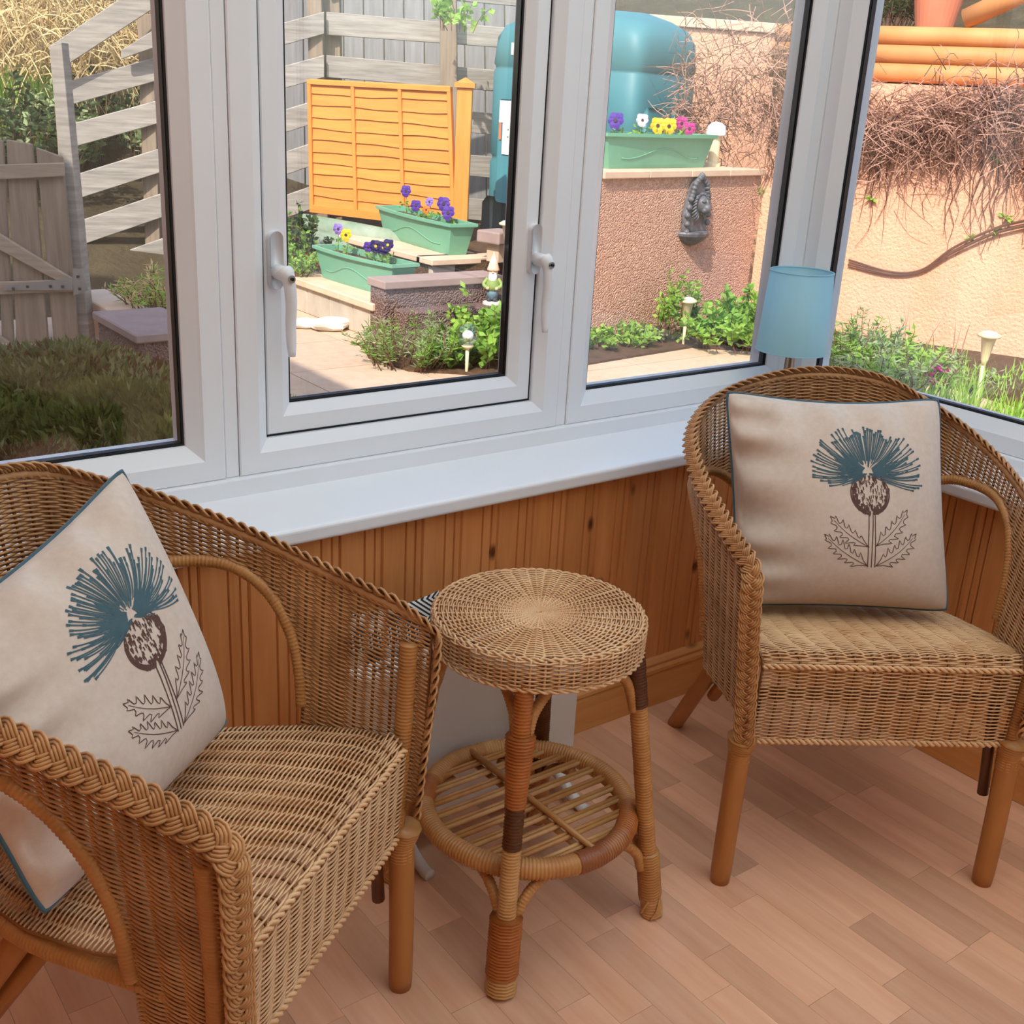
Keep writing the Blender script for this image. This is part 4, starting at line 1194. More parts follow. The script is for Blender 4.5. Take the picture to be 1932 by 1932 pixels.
def clump(name, label, cat, c, rx, ry, h, nst, nl, L, W, m, group=None, stem='twig_dark', seed=1, droop=0.0, spread=.6):
    """bushy plant: thin stems with leaves along them"""
    r = np.random.default_rng(seed)
    t = empty(name, tuple(c)); tag(t, label, cat, group)
    ms, ml = MB(), [MB() for _ in (m if isinstance(m, tuple) else (m,))]
    for k in range(nst):
        a = r.uniform(0, 2 * np.pi); q = math.sqrt(r.random())
        b = np.array((rx * q * math.cos(a) * .7, ry * q * math.sin(a) * .7, 0))
        hh = h * r.uniform(.6, 1.1) * (1 - .45 * q)
        e = b * (1 + spread) + np.array((r.normal(0, .03), r.normal(0, .03), hh))
        mid = (b + e) / 2 + np.array((r.normal(0, .02), r.normal(0, .02), h * .06))
        P = crom([b, mid, e], 4)
        ms.tube(P, np.linspace(.0035, .0015, len(P)), 4, caps=False)
        tt = r.uniform(.18, 1.0, nl)
        pp = np.stack([np.interp(tt * (len(P) - 1), np.arange(len(P)), P[:, i]) for i in range(3)], 1)
        dd = np.stack([r.normal(0, 1, nl), r.normal(0, 1, nl), r.uniform(-.1 - droop, 1.0, nl)], 1)
        leaves(ml[k % len(ml)], pp, dd, L, W, r)
    ms.build('stems', stem, t)
    for mb, mm in zip(ml, m if isinstance(m, tuple) else (m,)): mb.build('foliage', mm, t)
    return t
def grass(name, label, cat, c, rx, ry, H, n, m, lean=.4, w=.006, seed=1, group=None):
    r = np.random.default_rng(seed)
    t = empty(name, tuple(c)); tag(t, label, cat, group)
    a = r.uniform(0, 2 * np.pi, n); q = np.sqrt(r.random(n))
    mb = MB(); blades(mb, np.stack([rx * q * np.cos(a), ry * q * np.sin(a), np.zeros(n)], 1), H, r, lean, w)
    mb.build('blades', m, t)
    return t

# ---- heather mound under the left window
def heather():
    r = np.random.default_rng(11)
    cx, cy = -1.15, 1.75
    t = empty('heather_bush', (cx, cy, PATIO + .01)); tag(t, 'wide dark heather bush in the shade under the left window', 'bush')
    humps = [(-.10, -.35, .95, .80, .34), (.35, .30, .75, .75, .37), (-.35, .55, .8, .7, .36), (.25, .85, .55, .55, .40), (-.6, -.1, .8, .9, .36), (.55, -.45, .45, .55, .27), (-.10, 1.0, .6, .4, .34)]
    def hz(x, y):
        z = np.zeros_like(x)
        for hx, hy, ax, ay, hh in humps:
            q = ((x - hx) / ax) ** 2 + ((y - hy) / ay) ** 2
            z = np.maximum(z, hh * np.sqrt(np.clip(1 - q, 0, 1)))
        return z + .02 * np.sin(x * 17) * np.sin(y * 13)
    gx = np.linspace(-1.3, 1.05, 40); gy = np.linspace(-1.25, 1.4, 44)
    X, Y = np.meshgrid(gx, gy, indexing='ij'); Z = hz(X, Y) - .05
    MB().grid(np.stack([X, Y, np.maximum(Z, -.03)], -1)).build('twig_mass', 'heather_brown', t)
    ms = [MB(), MB(), MB()]
    n = 15000
    x = r.uniform(-.85, .95, n); y = r.uniform(-1.2, 1.35, n); z = hz(x, y); ok = z > .05
    x, y, z = x[ok], y[ok], z[ok]
    pat = np.sin(x * 5.1 + 1.1 * np.sin(y * 3.3)) + np.sin(y * 4.7 + x * 2.0) + r.normal(0, .8, len(x))
    for i, sel in enumerate((pat > .1, (pat <= .1) & (pat > -1.0), pat <= -1.0)):
        p = np.stack([x[sel], y[sel], z[sel] - .045], 1)
        e = 1e-2
        nx = -(hz(p[:, 0] + e, p[:, 1]) - hz(p[:, 0] - e, p[:, 1])) / (2 * e); ny = -(hz(p[:, 0], p[:, 1] + e) - hz(p[:, 0], p[:, 1] - e)) / (2 * e)
        N = norm(np.stack([nx, ny, np.ones(len(p))], 1))
        for lv in range(4):
            d = norm(N + r.normal(0, .45, N.shape))
            leaves(ms[i], p + N * (.012 * lv) + r.normal(0, .008, N.shape), d, .045, .015, r)
    for mb, m in zip(ms, ('heather_leaf', 'heather_grey', 'heather_brown')): mb.build('foliage', m, t)
heather()

# ---- gate, hinge and gatepost
GD = 5.85
def board_pts(pts, th, back=None):
    """plank from four front corners (bl, br, tr, tl), th thick, going away from the house"""
    p = np.array(pts, float)
    n = norm(np.cross(p[1] - p[0], p[3] - p[0])); n = -n if n @ (p[0] - _C) < 0 else n
    return np.vstack([p, p + n * th]), [(0, 1, 2, 3), (7, 6, 5, 4), (0, 4, 5, 1), (1, 5, 6, 2), (2, 6, 7, 3), (3, 7, 4, 0)]
def plank(name, parent, pts, th, m, origin, bevel=.004):
    V, F = board_pts(pts, th)
    mb = MB().add(V - origin, F)
    return mb.build(name, m, parent, bevel=bevel, bseg=1)
g0 = at(70, 660, GD); g0[2] = PATIO
gate = empty('garden_gate', tuple(g0)); tag(gate, 'weathered grey timber gate with strap hinge by the slatted fence', 'gate')
def gq(xt0, xt1, yt0, yt1, xb0, xb1, yb, D): return [at(xb0, yb, D), at(xb1, yb, D), at(xt1, yt1, D), at(xt0, yt0, D)]
for xt0, xt1, yt0, yt1, xb0, xb1 in ((-72, -18, 258, 262, -62, -2), (-12, 5, 262, 266, 4, 26), (11, 60, 263, 272, 32, 92), (67, 117, 278, 296, 103, 150)):
    plank('plank', gate, gq(xt0, xt1, yt0, yt1, xb0, xb1, 668, GD), .022, 'gate_wood', g0)
for y0, y1, xl, xr in ((309, 339, -80, 119), (530, 556, -80, 139)):
    plank('rail', gate, [at(xl, y1 + 4, GD - .03), at(xr, y1 - 6, GD - .03), at(xr, y0 - 2, GD - .03), at(xl, y0 + 4, GD - .03)], .025, 'gate_rail_wood', g0)
plank('brace', gate, [at(-20, 462, GD - .03), at(118, 536, GD - .03), at(136, 526, GD - .03), at(-20, 430, GD - .03)], .024, 'gate_rail_wood', g0)
plank('brace', gate, [at(-20, 648, GD - .03), at(50, 690, GD - .03), at(70, 680, GD - .03), at(-20, 622, GD - .03)], .024, 'gate_rail_wood', g0)
plank('hinge_strap', gate, [at(8, 548, GD - .036), at(137, 547, GD - .036), at(137, 524, GD - .036), at(8, 540, GD - .036)], .004, 'galvanised', g0, 0)
plank('hinge_plate', gate, [at(139, 558, GD - .036), at(166, 548, GD - .036), at(155, 508, GD - .036), at(137, 507, GD - .036)], .004, 'galvanised', g0, 0)
for xx, yy in ((25, 545), (52, 541), (95, 540), (118, 541), (147, 522), (150, 545)):
    mb = MB(); c = at(xx, yy, GD - .04) - g0; mb.box(c, (.012, .012, .012)); mb.build('bolt', 'tank_dark', gate)
g1 = at(128, 560, GD + .08)
gpost = empty('gatepost', (g1[0], g1[1], PATIO)); tag(gpost, 'square weathered post beside the garden gate', 'post')
o_ = np.array((g1[0], g1[1], PATIO))
V, F = board_pts([at(146, 662, GD + .06), at(170, 655, GD + .06), at(116, 80, GD + .06), at(92, 86, GD + .06)], .09)
MB().add(V - o_, F).build('post_shaft', 'old_wood', gpost, bevel=.004)

# ---- slatted fences: sloping run by the gate and the run behind the orange panel
fo = at(300, 560, 8.4); fo[2] = PATIO
fen = empty('slatted_fence', tuple(fo)); tag(fen, 'weathered slatted fence climbing from the gate to the corner', 'fence')
for yl0, yl1, yr0, yr1 in ((158, 204, 22, 64), (240, 285, 104, 146), (331, 378, 184, 227), (421, 468, 262, 305), (509, 554, 343, 386), (592, 634, 425, 466)):
    xl = 112 if yl0 < 300 else 138
    plank('slat', fen, [at(xl, yl1, 8.2), at(612, yr1, 8.8), at(612, yr0, 8.8), at(xl, yl0, 8.2)], .022, 'old_wood', fo)
plank('slat', fen, [at(100, 140, 8.1), at(330, -10, 8.3), at(330, -72, 8.3), at(98, 84, 8.1)], .022, 'old_wood', fo)
plank('slat', fen, [at(228, 112, 8.25), at(420, 45, 8.4), at(420, -25, 8.4), at(228, 95, 8.25)], .022, 'old_wood', fo)
for xt, xb in ((108, 150), (272, 292), (452, 470), (590, 606)):
    D = 8.25 + (xt - 108) / 504 * .6
    yt = 84 - (xt - 108) * .35
    yb = 640 - (xt - 108) * .35
    plank('post', fen, [at(xb - 14, yb, D), at(xb + 14, yb, D), at(xt + 14, yt, D), at(xt - 14, yt, D)], .09, 'gate_wood', fo)
fo2 = at(760, 480, 8.9); fo2[2] = PATIO
fen2 = empty('slatted_fence', tuple(fo2)); tag(fen2, 'weathered slatted fence standing behind the orange panel', 'fence')
for yl0, yl1, yr0, yr1 in ((-62, -20, -32, 8), (22, 66, 50, 88), (104, 146, 132, 172), (186, 228, 214, 254), (268, 310, 296, 336), (350, 392, 378, 418)):
    plank('slat', fen2, [at(616, yl1, 8.86), at(1000, yr1 + 6, 9.3), at(1000, yr0 + 6, 9.3), at(616, yl0, 8.86)], .022, 'old_wood', fo2)
for xx in (630, 850):
    plank('post', fen2, [at(xx - 16, 460, 8.95), at(xx + 16, 460, 8.95), at(xx + 10, -60, 8.95), at(xx - 22, -60, 8.95)], .09, 'gate_wood', fo2)
# boarded shed wall beyond
so = at(760, 300, 10.2); so[2] = PATIO
shed = empty('shed_wall', tuple(so)); tag(shed, 'grey vertical-boarded shed wall beyond the slatted fences', 'shed')
for k in range(13):
    x0 = 540 + k * 38
    plank('board', shed, [at(x0, 430, 10.2), at(x0 + 36, 432, 10.2), at(x0 + 30, -60, 10.2), at(x0 - 6, -60, 10.2)], .02, 'grey_boards', so)

# ---- orange lapped fence panel with post
oo = at(720, 420, 8.25); oo[2] = .36
pan = empty('lapped_fence', tuple(oo)); tag(pan, 'orange-stained lapped fence panel behind the green troughs', 'fence')
TLp, BLp, TRp, BRp = at(583, 150, 8.5), at(588, 400, 8.5), at(853, 164, 8.05), at(862, 432, 8.05)
def pq(s, h): return (TLp * (1 - s) + TRp * s) * h + (BLp * (1 - s) + BRp * s) * (1 - h)
pnorm = norm(np.cross(TRp - TLp, BLp - TLp)); pnorm = pnorm if pnorm @ (_C - TLp) > 0 else -pnorm
def pbox(name, s0, s1, h0, h1, f0, f1, m, bev=.002):
    c = [pq(s0, h0), pq(s1, h0), pq(s1, h1), pq(s0, h1)]
    V = np.array([q + pnorm * f1 for q in c] + [q + pnorm * f0 for q in c]) - oo
    return MB().add(V, [(0, 1, 2, 3), (7, 6, 5, 4), (0, 4, 5, 1), (1, 5, 6, 2), (2, 6, 7, 3), (3, 7, 4, 0)]).build(name, m, pan, bevel=bev, bseg=1)
pbox('frame_rail', 0, 1, .965, 1.0, -.01, .03, 'orange_wood'); pbox('frame_rail', 0, 1, 0, .06, -.01, .03, 'orange_wood')
for s0, s1 in ((0, .026), (.315, .338), (.643, .666), (.975, 1.0)): pbox('batten', s0, s1, .0, 1.0, -.01, .028, 'orange_post')
r = np.random.default_rng(3)
for k in range(11):
    h0, h1 = .045 + k * .0855, .045 + (k + 1) * .0855 + .02
    # wavy-edged lap board, lower edge proud
    ss = np.linspace(.01, .99, 25); wv = .005 * np.sin(ss * 7 + k * 2.1) + .003 * np.sin(ss * 17 + k)
    lo = np.array([pq(s, h0 + w) + pnorm * .016 for s, w in zip(ss, wv)]); hi = np.array([pq(s, h1) + pnorm * .003 for s in ss])
    lob = lo - pnorm * .010; hib = hi - pnorm * .008
    MB().grid(np.stack([lo, hi, hib, lob], 0) - oo, closed_u=True).build('lap_board', 'orange_wood', pan)
p0 = at(868, 440, 8.0)
ps = empty('fence_post', (p0[0], p0[1], .30)); tag(ps, 'orange post with a square cap at the end of the lapped fence', 'post'); ps.rotation_euler = (0, 0, .9)
zt = at(868, 165, 8.0)[2] - .30
MB().rng_box(-.05, .05, -.05, .05, 0, zt).build('post_shaft', 'orange_post', ps, bevel=.004)
mb = MB(); mb.rng_box(-.068, .068, -.068, .068, zt, zt + .03); mb.add([(-.06, -.06, zt + .03), (.06, -.06, zt + .03), (.06, .06, zt + .03), (-.06, .06, zt + .03), (0, 0, zt + .065)], [(0, 1, 4), (1, 2, 4), (2, 3, 4), (3, 0, 4)])
mb.build('post_cap', 'orange_post', ps)
# green edging logs
for a, b, rr, nm in ((at(572, 424, 8.2), at(775, 462, 7.75), .078, 'lichened upper green log below the orange panel'), (at(596, 452, 8.0), at(740, 492, 7.6), .075, 'lower green log edging below the orange panel')):
    t = empty('edging_log', tuple(a)); tag(t, nm, 'log')
    mb = MB(); mb.tube([(0, 0, 0), tuple((b - a) * .5 + np.array((0, 0, .005))), tuple(b - a)], rr, 16); o = mb.build('log', 'green_log', t)
    for p in o.data.polygons: p.use_smooth = len(p.vertices) == 4

# ---- terraces: upper bed behind, block retaining wall, rough low walls
tag(MB().prism([(1.30, 5.6), (1.34, 4.05), (2.1, 4.05), (2.6, 3.4), (3.9, 3.7), (3.6, 6.5), (1.5, 7.2)], PATIO, .10).build('lower_terrace', 'soil'), 'gravelly terrace behind the block wall', None, None, 'structure')
tag(MB().prism([(1.78, 5.9), (1.80, 4.32), (2.3, 4.2), (2.6, 3.6), (3.9, 3.8), (3.6, 6.6), (1.7, 7.2)], .09, .29).build('upper_bed', 'soil'), 'raised bed level with the second trough', None, None, 'structure')
bw = empty('block_wall', (1.25, 4.5, PATIO)); tag(bw, 'low pale concrete block wall topped by a stone ledge', 'wall')
for k in range(4):
    y1 = 5.15 - k * .29; y0 = y1 - .284
    MB().rng_box(0, .12, y0 - 4.5, y1 - 4.5, 0, .165).build('block', 'concrete_block', bw, bevel=.006, bseg=1)
for k in range(3):
    y1 = 5.2 - k * .40; y0 = y1 - .396
    MB().rng_box(-.03, .34, y0 - 4.5, y1 - 4.5, .168, .212).build('coping_stone', 'coping', bw, bevel=.006, bseg=1)
uw = empty('upper_ledge', (1.80, 4.9, .1)); tag(uw, 'upper stone ledge carrying the trough before the orange panel', 'wall')
for k in range(3):
    y1 = 5.75 - k * .46; y0 = y1 - .455
    MB().rng_box(-.03, .42, y0 - 4.9, y1 - 4.9, .165, .205).build('coping_stone', 'coping', uw, bevel=.006, bseg=1)
    MB().rng_box(0, .1, y0 - 4.9, y1 - 4.9, 0, .163).build('block', 'concrete_block', uw, bevel=.006, bseg=1)
MB().rng_box(0, .75, -.62, -.52, 0, .163).build('block', 'concrete_block', uw, bevel=.006, bseg=1)
MB().rng_box(-.03, .80, -.66, -.48, .165, .205).build('coping_stone', 'coping', uw, bevel=.006, bseg=1)
rw = empty('rubble_wall', (1.24, 3.90, PATIO)); tag(rw, 'short grey pebble-dashed wall with flat coping near the gnome', 'wall')
MB().rng_box(0, .78, 0, .16, 0, .31).build('wall_body', 'pebble_dash_grey', rw, bevel=.006)
MB().rng_box(-.012, .80, -.02, .18, .31, .355).build('coping_stone', 'coping_grey', rw, bevel=.006)
MB().rng_box(.06, .92, -.14, -.001, 0, .20).build('step', 'pebble_dash_grey', rw, bevel=.01)
# stones on the patio
for (px, py), s, lab in (((575, 618), .075, 'small pale boulder at the foot of the block wall'), ((625, 622), .10, 'flat white stone on the patio by the block wall')):
    c = gp(px, py, PATIO); r = np.random.default_rng(int(px))
    t = empty('stone', (c[0], c[1], PATIO)); tag(t, lab, 'stone')
    U, V = np.meshgrid(np.linspace(0, 2 * np.pi, 15), np.linspace(0, np.pi, 9), indexing='ij')
    k = 1 + .16 * np.sin(U * 3 + px) * np.sin(V * 2) + .1 * np.cos(U * 5 + 1)* np.sin(V)
    Q = np.stack([s * 1.3 * k * np.cos(U) * np.sin(V) ** .7, s * .85 * k * np.sin(U) * np.sin(V) ** .7, s * .34 + s * .40 * np.cos(V)], -1); Q[..., 2] = np.maximum(Q[..., 2], 0)
    MB().grid(Q).build('stone_body', 'stone_white', t)
# planter walls beside the gate
pl = empty('planter_wall', (-.12, 4.5, PATIO)); tag(pl, 'low peach planter wall with pink coping by the gate', 'wall')
MB().rng_box(0, .14, -.60, .42, 0, .17).build('wall_body', 'peach_render', pl)
for y0, y1 in ((-.64, -.10), (-.095, .45)): MB().rng_box(-.035, .175, y0, y1, .17, .21).build('coping_stone', 'coping', pl, bevel=.006, bseg=1)
pl2 = empty('planter_wall', (-.36, 3.45, PATIO)); tag(pl2, 'dark pebble-dashed planter wall beside the heather bush', 'wall')
MB().rng_box(0, .30, -.15, .40, 0, .26).build('wall_body', 'pebble_dash_grey', pl2)
MB().rng_box(-.02, .32, -.17, .42, .26, .30).build('coping_stone', 'coping_grey', pl2, bevel=.006, bseg=1)

# ---- oil tank
fi = math.radians(40)
c0 = at(1188, 300, 8.0); rt = np.array((.79, -.613)); fw = np.array((.613, .79))
ld = -rt * math.cos(fi) + fw * math.sin(fi); rd = rt * math.sin(fi) + fw * math.cos(fi)
TW, TD = 1.34, .80
tcx = c0[:2] + ld * TW / 2 + rd * TD / 2
ta = math.atan2(-ld[1], -ld[0])
tc = np.array((tcx[0], tcx[1], 0)); tw = TW
tank = empty('oil_tank', (tc[0], tc[1], .29), ta); tag(tank, 'green plastic heating oil tank behind the lion wall', 'tank')
def loft(secs, m, nm, par, n=40):
    """rounded-rectangle sections (z, half width, half depth, corner exponent)"""
    a = np.linspace(0, 2 * np.pi, n, endpoint=False)
    P = np.array([[(hw * np.sign(np.cos(q)) * abs(np.cos(q)) ** (2 / e), hd * np.sign(np.sin(q)) * abs(np.sin(q)) ** (2 / e), z) for q in a] for z, hw, hd, e in secs])
    mb = MB().grid(P, closed_v=True); mb.f.append(tuple(range(n))[::-1]); mb.mi.append(0); k = mb.n; mb.f.append(tuple(range(k - n, k))); mb.mi.append(0)
    return mb.build(nm, m, par, smooth=True)
hw = tw / 2; hd = TD / 2
loft([(.0, hw * .97, hd * .96, 9), (.03, hw * .99, hd * .985, 9), (.50, hw, hd, 9), (.515, hw * .985, hd * .97, 9), (.54, hw * .985, hd * .97, 9), (.555, hw, hd, 9), (1.13, hw, hd, 9), (1.145, hw * .985, hd * .97, 9), (1.165, hw * .985, hd * .97, 9), (1.18, hw, hd, 9), (1.36, hw * .985, hd * .97, 8), (1.44, hw * .94, hd * .90, 6), (1.50, hw * .80, hd * .74, 4), (1.545, hw * .60, hd * .5, 3), (1.56, hw * .3, hd * .25, 2)], 'tank_green', 'tank_body', tank, 64)
for xx in (-.62, -.1, .42):
    loft([(0, .10, .03, 6), (.80, .10, .03, 6), (.84, .085, .02, 5)], 'tank_green', 'moulded_rib', tank, 20).location = (hw * xx, -hd - .002, .10)
for yy in (-.45, .4):
    o = loft([(0, .10, .03, 6), (.80, .10, .03, 6), (.84, .085, .02, 5)], 'tank_green', 'moulded_rib', tank, 20); o.location = (hw + .002, hd * yy, .10); o.rotation_euler = (0, 0, math.pi / 2)
loft([(0, .16, .03, 5), (.20, .16, .03, 5), (.25, .12, .02, 4)], 'tank_dark', 'outlet_recess', tank, 24).location = (-hw * .72, -hd - .005, .0)
loft([(0, .11, .11, 4), (.05, .11, .11, 4), (.06, .09, .09, 3)], 'tank_green', 'filler_cap', tank, 24).location = (-hw * .40, 0, 1.53)
# stickers: white sheet with two green arrowheads and an orange strip
sg = MB().rng_box(-.075, .075, -.002, .002, 0, .15).build('sticker', 'white_sign', tank); sg.location = (-hw * .62, -hd - .038, .78)
sg2 = MB().rng_box(-.05, .05, -.002, .002, -.22, 0).build('sticker', 'white_sign', tank); sg2.location = (-hw * .60, -hd - .039, .78)
MB().rng_box(-.072, -.052, -.002, .002, -.12, .0).build('sticker_strip', 'sign_orange', sg)
for z, s in ((-.045, 1), (-.10, -1)):
    MB().add([(.008, -.0035, z - .008 * s), (.028, -.0035, z - .008 * s), (.018, -.0035, z + .010 * s), (.008, -.001, z - .008 * s), (.028, -.001, z - .008 * s), (.018, -.001, z + .010 * s)], [(0, 1, 2), (5, 4, 3), (0, 3, 4, 1), (1, 4, 5, 2), (2, 5, 3, 0)]).build('arrow_mark', 'sign_green', sg)
sg3 = MB().rng_box(-.05, .05, -.002, .002, 0, .08).build('sticker', 'white_sign', tank); sg3.location = (-hw * .58, -hd - .002, 1.24)

# ---- troughs with pansies
def make_trough(label, c, rz, Lh, z):
    t = empty('planter_trough', (c[0], c[1], z), rz); tag(t, label, 'planter', 'green garden troughs')
    def sec(zz, w, d, bow):
        # bow-fronted outline: straight back, bulging front (towards -y)
        xs = np.linspace(-w, w, 15)
        return [(x, -d - bow * (1 - (x / w) ** 2), zz) for x in xs] + [(x, d, zz) for x in xs[::-1]]
    secs = [sec(0, Lh * .86, .062, .015), sec(.02, Lh * .87, .064, .02), sec(.17, Lh * .96, .082, .035), sec(.178, Lh * 1.0, .098, .04), sec(.196, Lh * 1.0, .098, .04), sec(.196, Lh * .955, .080, .036), sec(.16, Lh * .95, .078, .034)]
    mb = MB().grid(np.array(secs), closed_v=True); n = 30
    mb.f.append(tuple(range(n))[::-1]); mb.mi.append(0)
    mb.build('trough_body', 'trough_green', t)
    MB().add(sec(.158, Lh * .952, .079, .034), [tuple(range(30))]).build('compost', 'soil', t)
    # raised swag on the front
    xs = np.linspace(-.7, .7, 30) * Lh
    zz = .085 + .030 * np.cos(xs / Lh * 5.2)
    ww = Lh * (.87 + .09 * (zz - .02) / .15); dd = .064 + .018 * (zz - .02) / .15; bb = .02 + .015 * (zz - .02) / .15
    MB().tube(np.stack([xs, -dd - bb * (1 - (xs / ww) ** 2) - .001, zz], 1), .0035, 6).build('swag_moulding', 'trough_green', t, smooth=True)
    return t
def pansy(label, t, x, h, col, s=.030, face=None, group='pansies in the troughs'):
    """flower standing in trough t at local x"""
    M = Matrix.Translation(t.location) @ Matrix.Rotation(t.rotation_euler.z, 4, 'Z')
    b = M @ Vector((x, rnd.uniform(-.03, .02), .158))
    f = empty('pansy', tuple(b)); tag(f, label, 'flower', group)
    top = np.array((rnd.uniform(-.015, .015), rnd.uniform(-.015, .015), h))
    mb = MB(); mb.tube(crom([(0, 0, -.01), top * .55 + np.array((.006, .004, 0)), top], 4), .0022, 5); mb.build('stem', 'leaf_green', f)
    D = norm(_C - np.array(b)) if face is None else norm(face)
    D = norm(D + np.array((rnd.uniform(-.5, .3), 0, rnd.uniform(-.1, .35))))
    X = norm(np.cross((0, 0, 1.0), D)); Y = np.cross(D, X)
    for k, (an, ro, sz) in enumerate(((60, .55, 1.05), (120, .55, 1.05), (0, .5, .9), (180, .5, .9), (270, .55, 1.15))):
        a = math.radians(an); c = top + (X * math.cos(a) + Y * math.sin(a)) * s * ro + D * .002 * k
        q = np.linspace(0, 2 * np.pi, 10, endpoint=False)
        P = np.array([c + (X * np.cos(w) + Y * np.sin(w)) * s * sz * .62 * (1 + .08 * np.sin(3 * w + k)) + D * .006 * np.cos(2 * w) for w in q])
        mb = MB(); mb.add(np.vstack([P, [c]]), [(i, (i + 1) % 10, 10) for i in range(10)]); mb.build('petal', 'petal_' + col, f)
    c = top + D * .012; mb = MB()
    P = np.array([c + (X * np.cos(w) + Y * np.sin(w)) * s * .26 for w in np.linspace(0, 2 * np.pi, 8, endpoint=False)])
    mb.add(P, [tuple(range(8))]); mb.build('eye', 'petal_eye' if col != 'dark_violet' else 'petal_yellow', f)
    mb = MB(); r = np.random.default_rng(int(abs(x) * 1000) + 3)
    n = 16
    leaves(mb, np.stack([r.normal(0, .02, n), r.normal(0, .02, n), r.uniform(.005, h * .6, n)], 1), np.stack([r.normal(0, 1, n), r.normal(0, 1, n), r.uniform(.1, .8, n)], 1), .034, .018, r)
    mb.build('foliage', 'leaf_green', f)
    return f
def trough_between(label, a, b, z):
    a, b = np.array(a), np.array(b); c = (a + b) / 2
    return make_trough(label, c, math.atan2(b[1] - a[1], b[0] - a[0]), np.linalg.norm(b - a) / 2, z)
tr1 = trough_between('green trough on the lower block-wall ledge', (1.45, 4.99), (1.50, 4.10), .113)
tr2 = trough_between('green trough on the upper ledge before the orange panel', (2.14, 5.38), (2.04, 4.30), .306)
tr3 = trough_between('green trough on top of the lion wall', (2.40, 3.56), (3.50, 3.76), .896)
tr1.rotation_euler.z += 0; tr2.rotation_euler.z += 0
pansy('white and lilac pansy at the far end of the lower trough', tr1, -.30, .15, 'lilac')
pansy('yellow pansy in the lower trough', tr1, -.16, .13, 'yellow', .034)
pansy('violet pansy in the middle of the lower trough', tr1, .02, .08, 'violet', .028)
for xx, nm in ((.14, 'leftmost very dark violet pansy in the lower trough'), (.19, 'middle one of three dark violet pansies in the lower trough'), (.25, 'rightmost and tallest dark violet pansy in the lower trough')): pansy(nm, tr1, xx, .10 + .02 * (xx > .2), 'dark_violet', .034)
pansy('tall violet pansy at the far end of the upper trough', tr2, -.24, .16, 'violet', .034)
pansy('violet pansy low in the upper trough', tr2, -.10, .08, 'violet', .034)
pansy('orange pansy low in the upper trough', tr2, .06, .07, 'orange', .024)
pansy('small lilac pansy in the upper trough', tr2, .16, .13, 'lilac', .026)
for xx, nm in ((.27, 'upper of two big violet pansies near the upper trough end'), (.32, 'lower of two big violet pansies near the upper trough end')): pansy(nm, tr2, xx, .13 - (xx - .27), 'violet', .040)
pansy('violet pansy at the left of the trough on the lion wall', tr3, -.34, .10, 'violet', .045)
for xx, nm in ((-.17, 'left white pansy in the trough on the lion wall'), (-.11, 'right white pansy in the trough on the lion wall')): pansy(nm, tr3, xx, .11, 'white', .032)
for xx, nm in ((.04, 'left yellow pansy in the trough on the lion wall'), (.15, 'right yellow pansy in the trough on the lion wall')): pansy(nm, tr3, xx, .08, 'yellow', .044)
for xx, nm in ((.30, 'upper magenta pansy in the trough on the lion wall'), (.33, 'lower magenta pansy in the trough on the lion wall')): pansy(nm, tr3, xx, .10 - (xx - .30), 'magenta', .036)

# ---- lion plaque
pc = A + d * (L * .555)
lion = empty('lion_plaque', (pc[0], pc[1], PATIO + .61), math.atan2(d[1], d[0])); tag(lion, 'lead-grey lion head fountain plaque on the pebble-dashed wall', 'plaque')
ol = [(-.115, .02), (-.12, .12), (-.10, .22), (-.085, .26), (-.065, .31), (-.02, .345), (0, .36), (.02, .345), (.065, .31), (.085, .26), (.10, .22), (.12, .12), (.115, .02)]
def plate(outl, y0, y1, nm, m='plaque_lead'):
    n = len(outl); V = [(x, y0, z) for x, z in outl] + [(x, y1, z) for x, z in outl]
    return MB().add(V, [tuple(range(n, 2 * n))[::-1], tuple(range(n))] + [(i, n + i, n + (i + 1) % n, (i + 1) % n) for i in range(n)]).build(nm, m, lion, bevel=.006)
plate(ol, 0.0, -.035, 'back_plate')
mb = MB()
for k in range(len(ol) - 1):
    a_, b_ = ol[k], ol[k + 1]
    for q in (0, .5):
        x, z = a_[0] + (b_[0] - a_[0]) * q, a_[1] + (b_[1] - a_[1]) * q
        mb.lathe([(0, -.02), (.016, -.012), (.02, 0), (.014, .012), (0, .02)], (x * .93, -.040, z * .97 + .005), seg=8)
mb.build('scroll_border', 'plaque_lead', lion, smooth=True)
# head: muzzle, brow, mane locks
def ell(c, s, n=14):
    U, V = np.meshgrid(np.linspace(0, 2 * np.pi, n), np.linspace(0, np.pi, 9), indexing='ij')
    return np.stack([c[0] + s[0] * np.cos(U) * np.sin(V), c[1] + s[1] * np.sin(U) * np.sin(V), c[2] + s[2] * np.cos(V)], -1)
mb = MB()
for c, s in (((0, -.055, .185), (.045, .050, .055)), ((0, -.095, .165), (.026, .030, .030)), ((0, -.085, .192), (.014, .030, .030)), ((-.017, -.092, .152), (.018, .022, .018)), ((.017, -.092, .152), (.018, .022, .018)), ((0, -.080, .135), (.020, .024, .014)), ((-.022, -.090, .205), (.016, .014, .008)), ((.022, -.090, .205), (.016, .014, .008)), ((-.040, -.05, .225), (.014, .014, .016)), ((.040, -.05, .225), (.014, .014, .016))):
    mb.grid(ell(c, s))
mb.build('lion_head', 'plaque_lead', lion, smooth=True)
mb = MB()
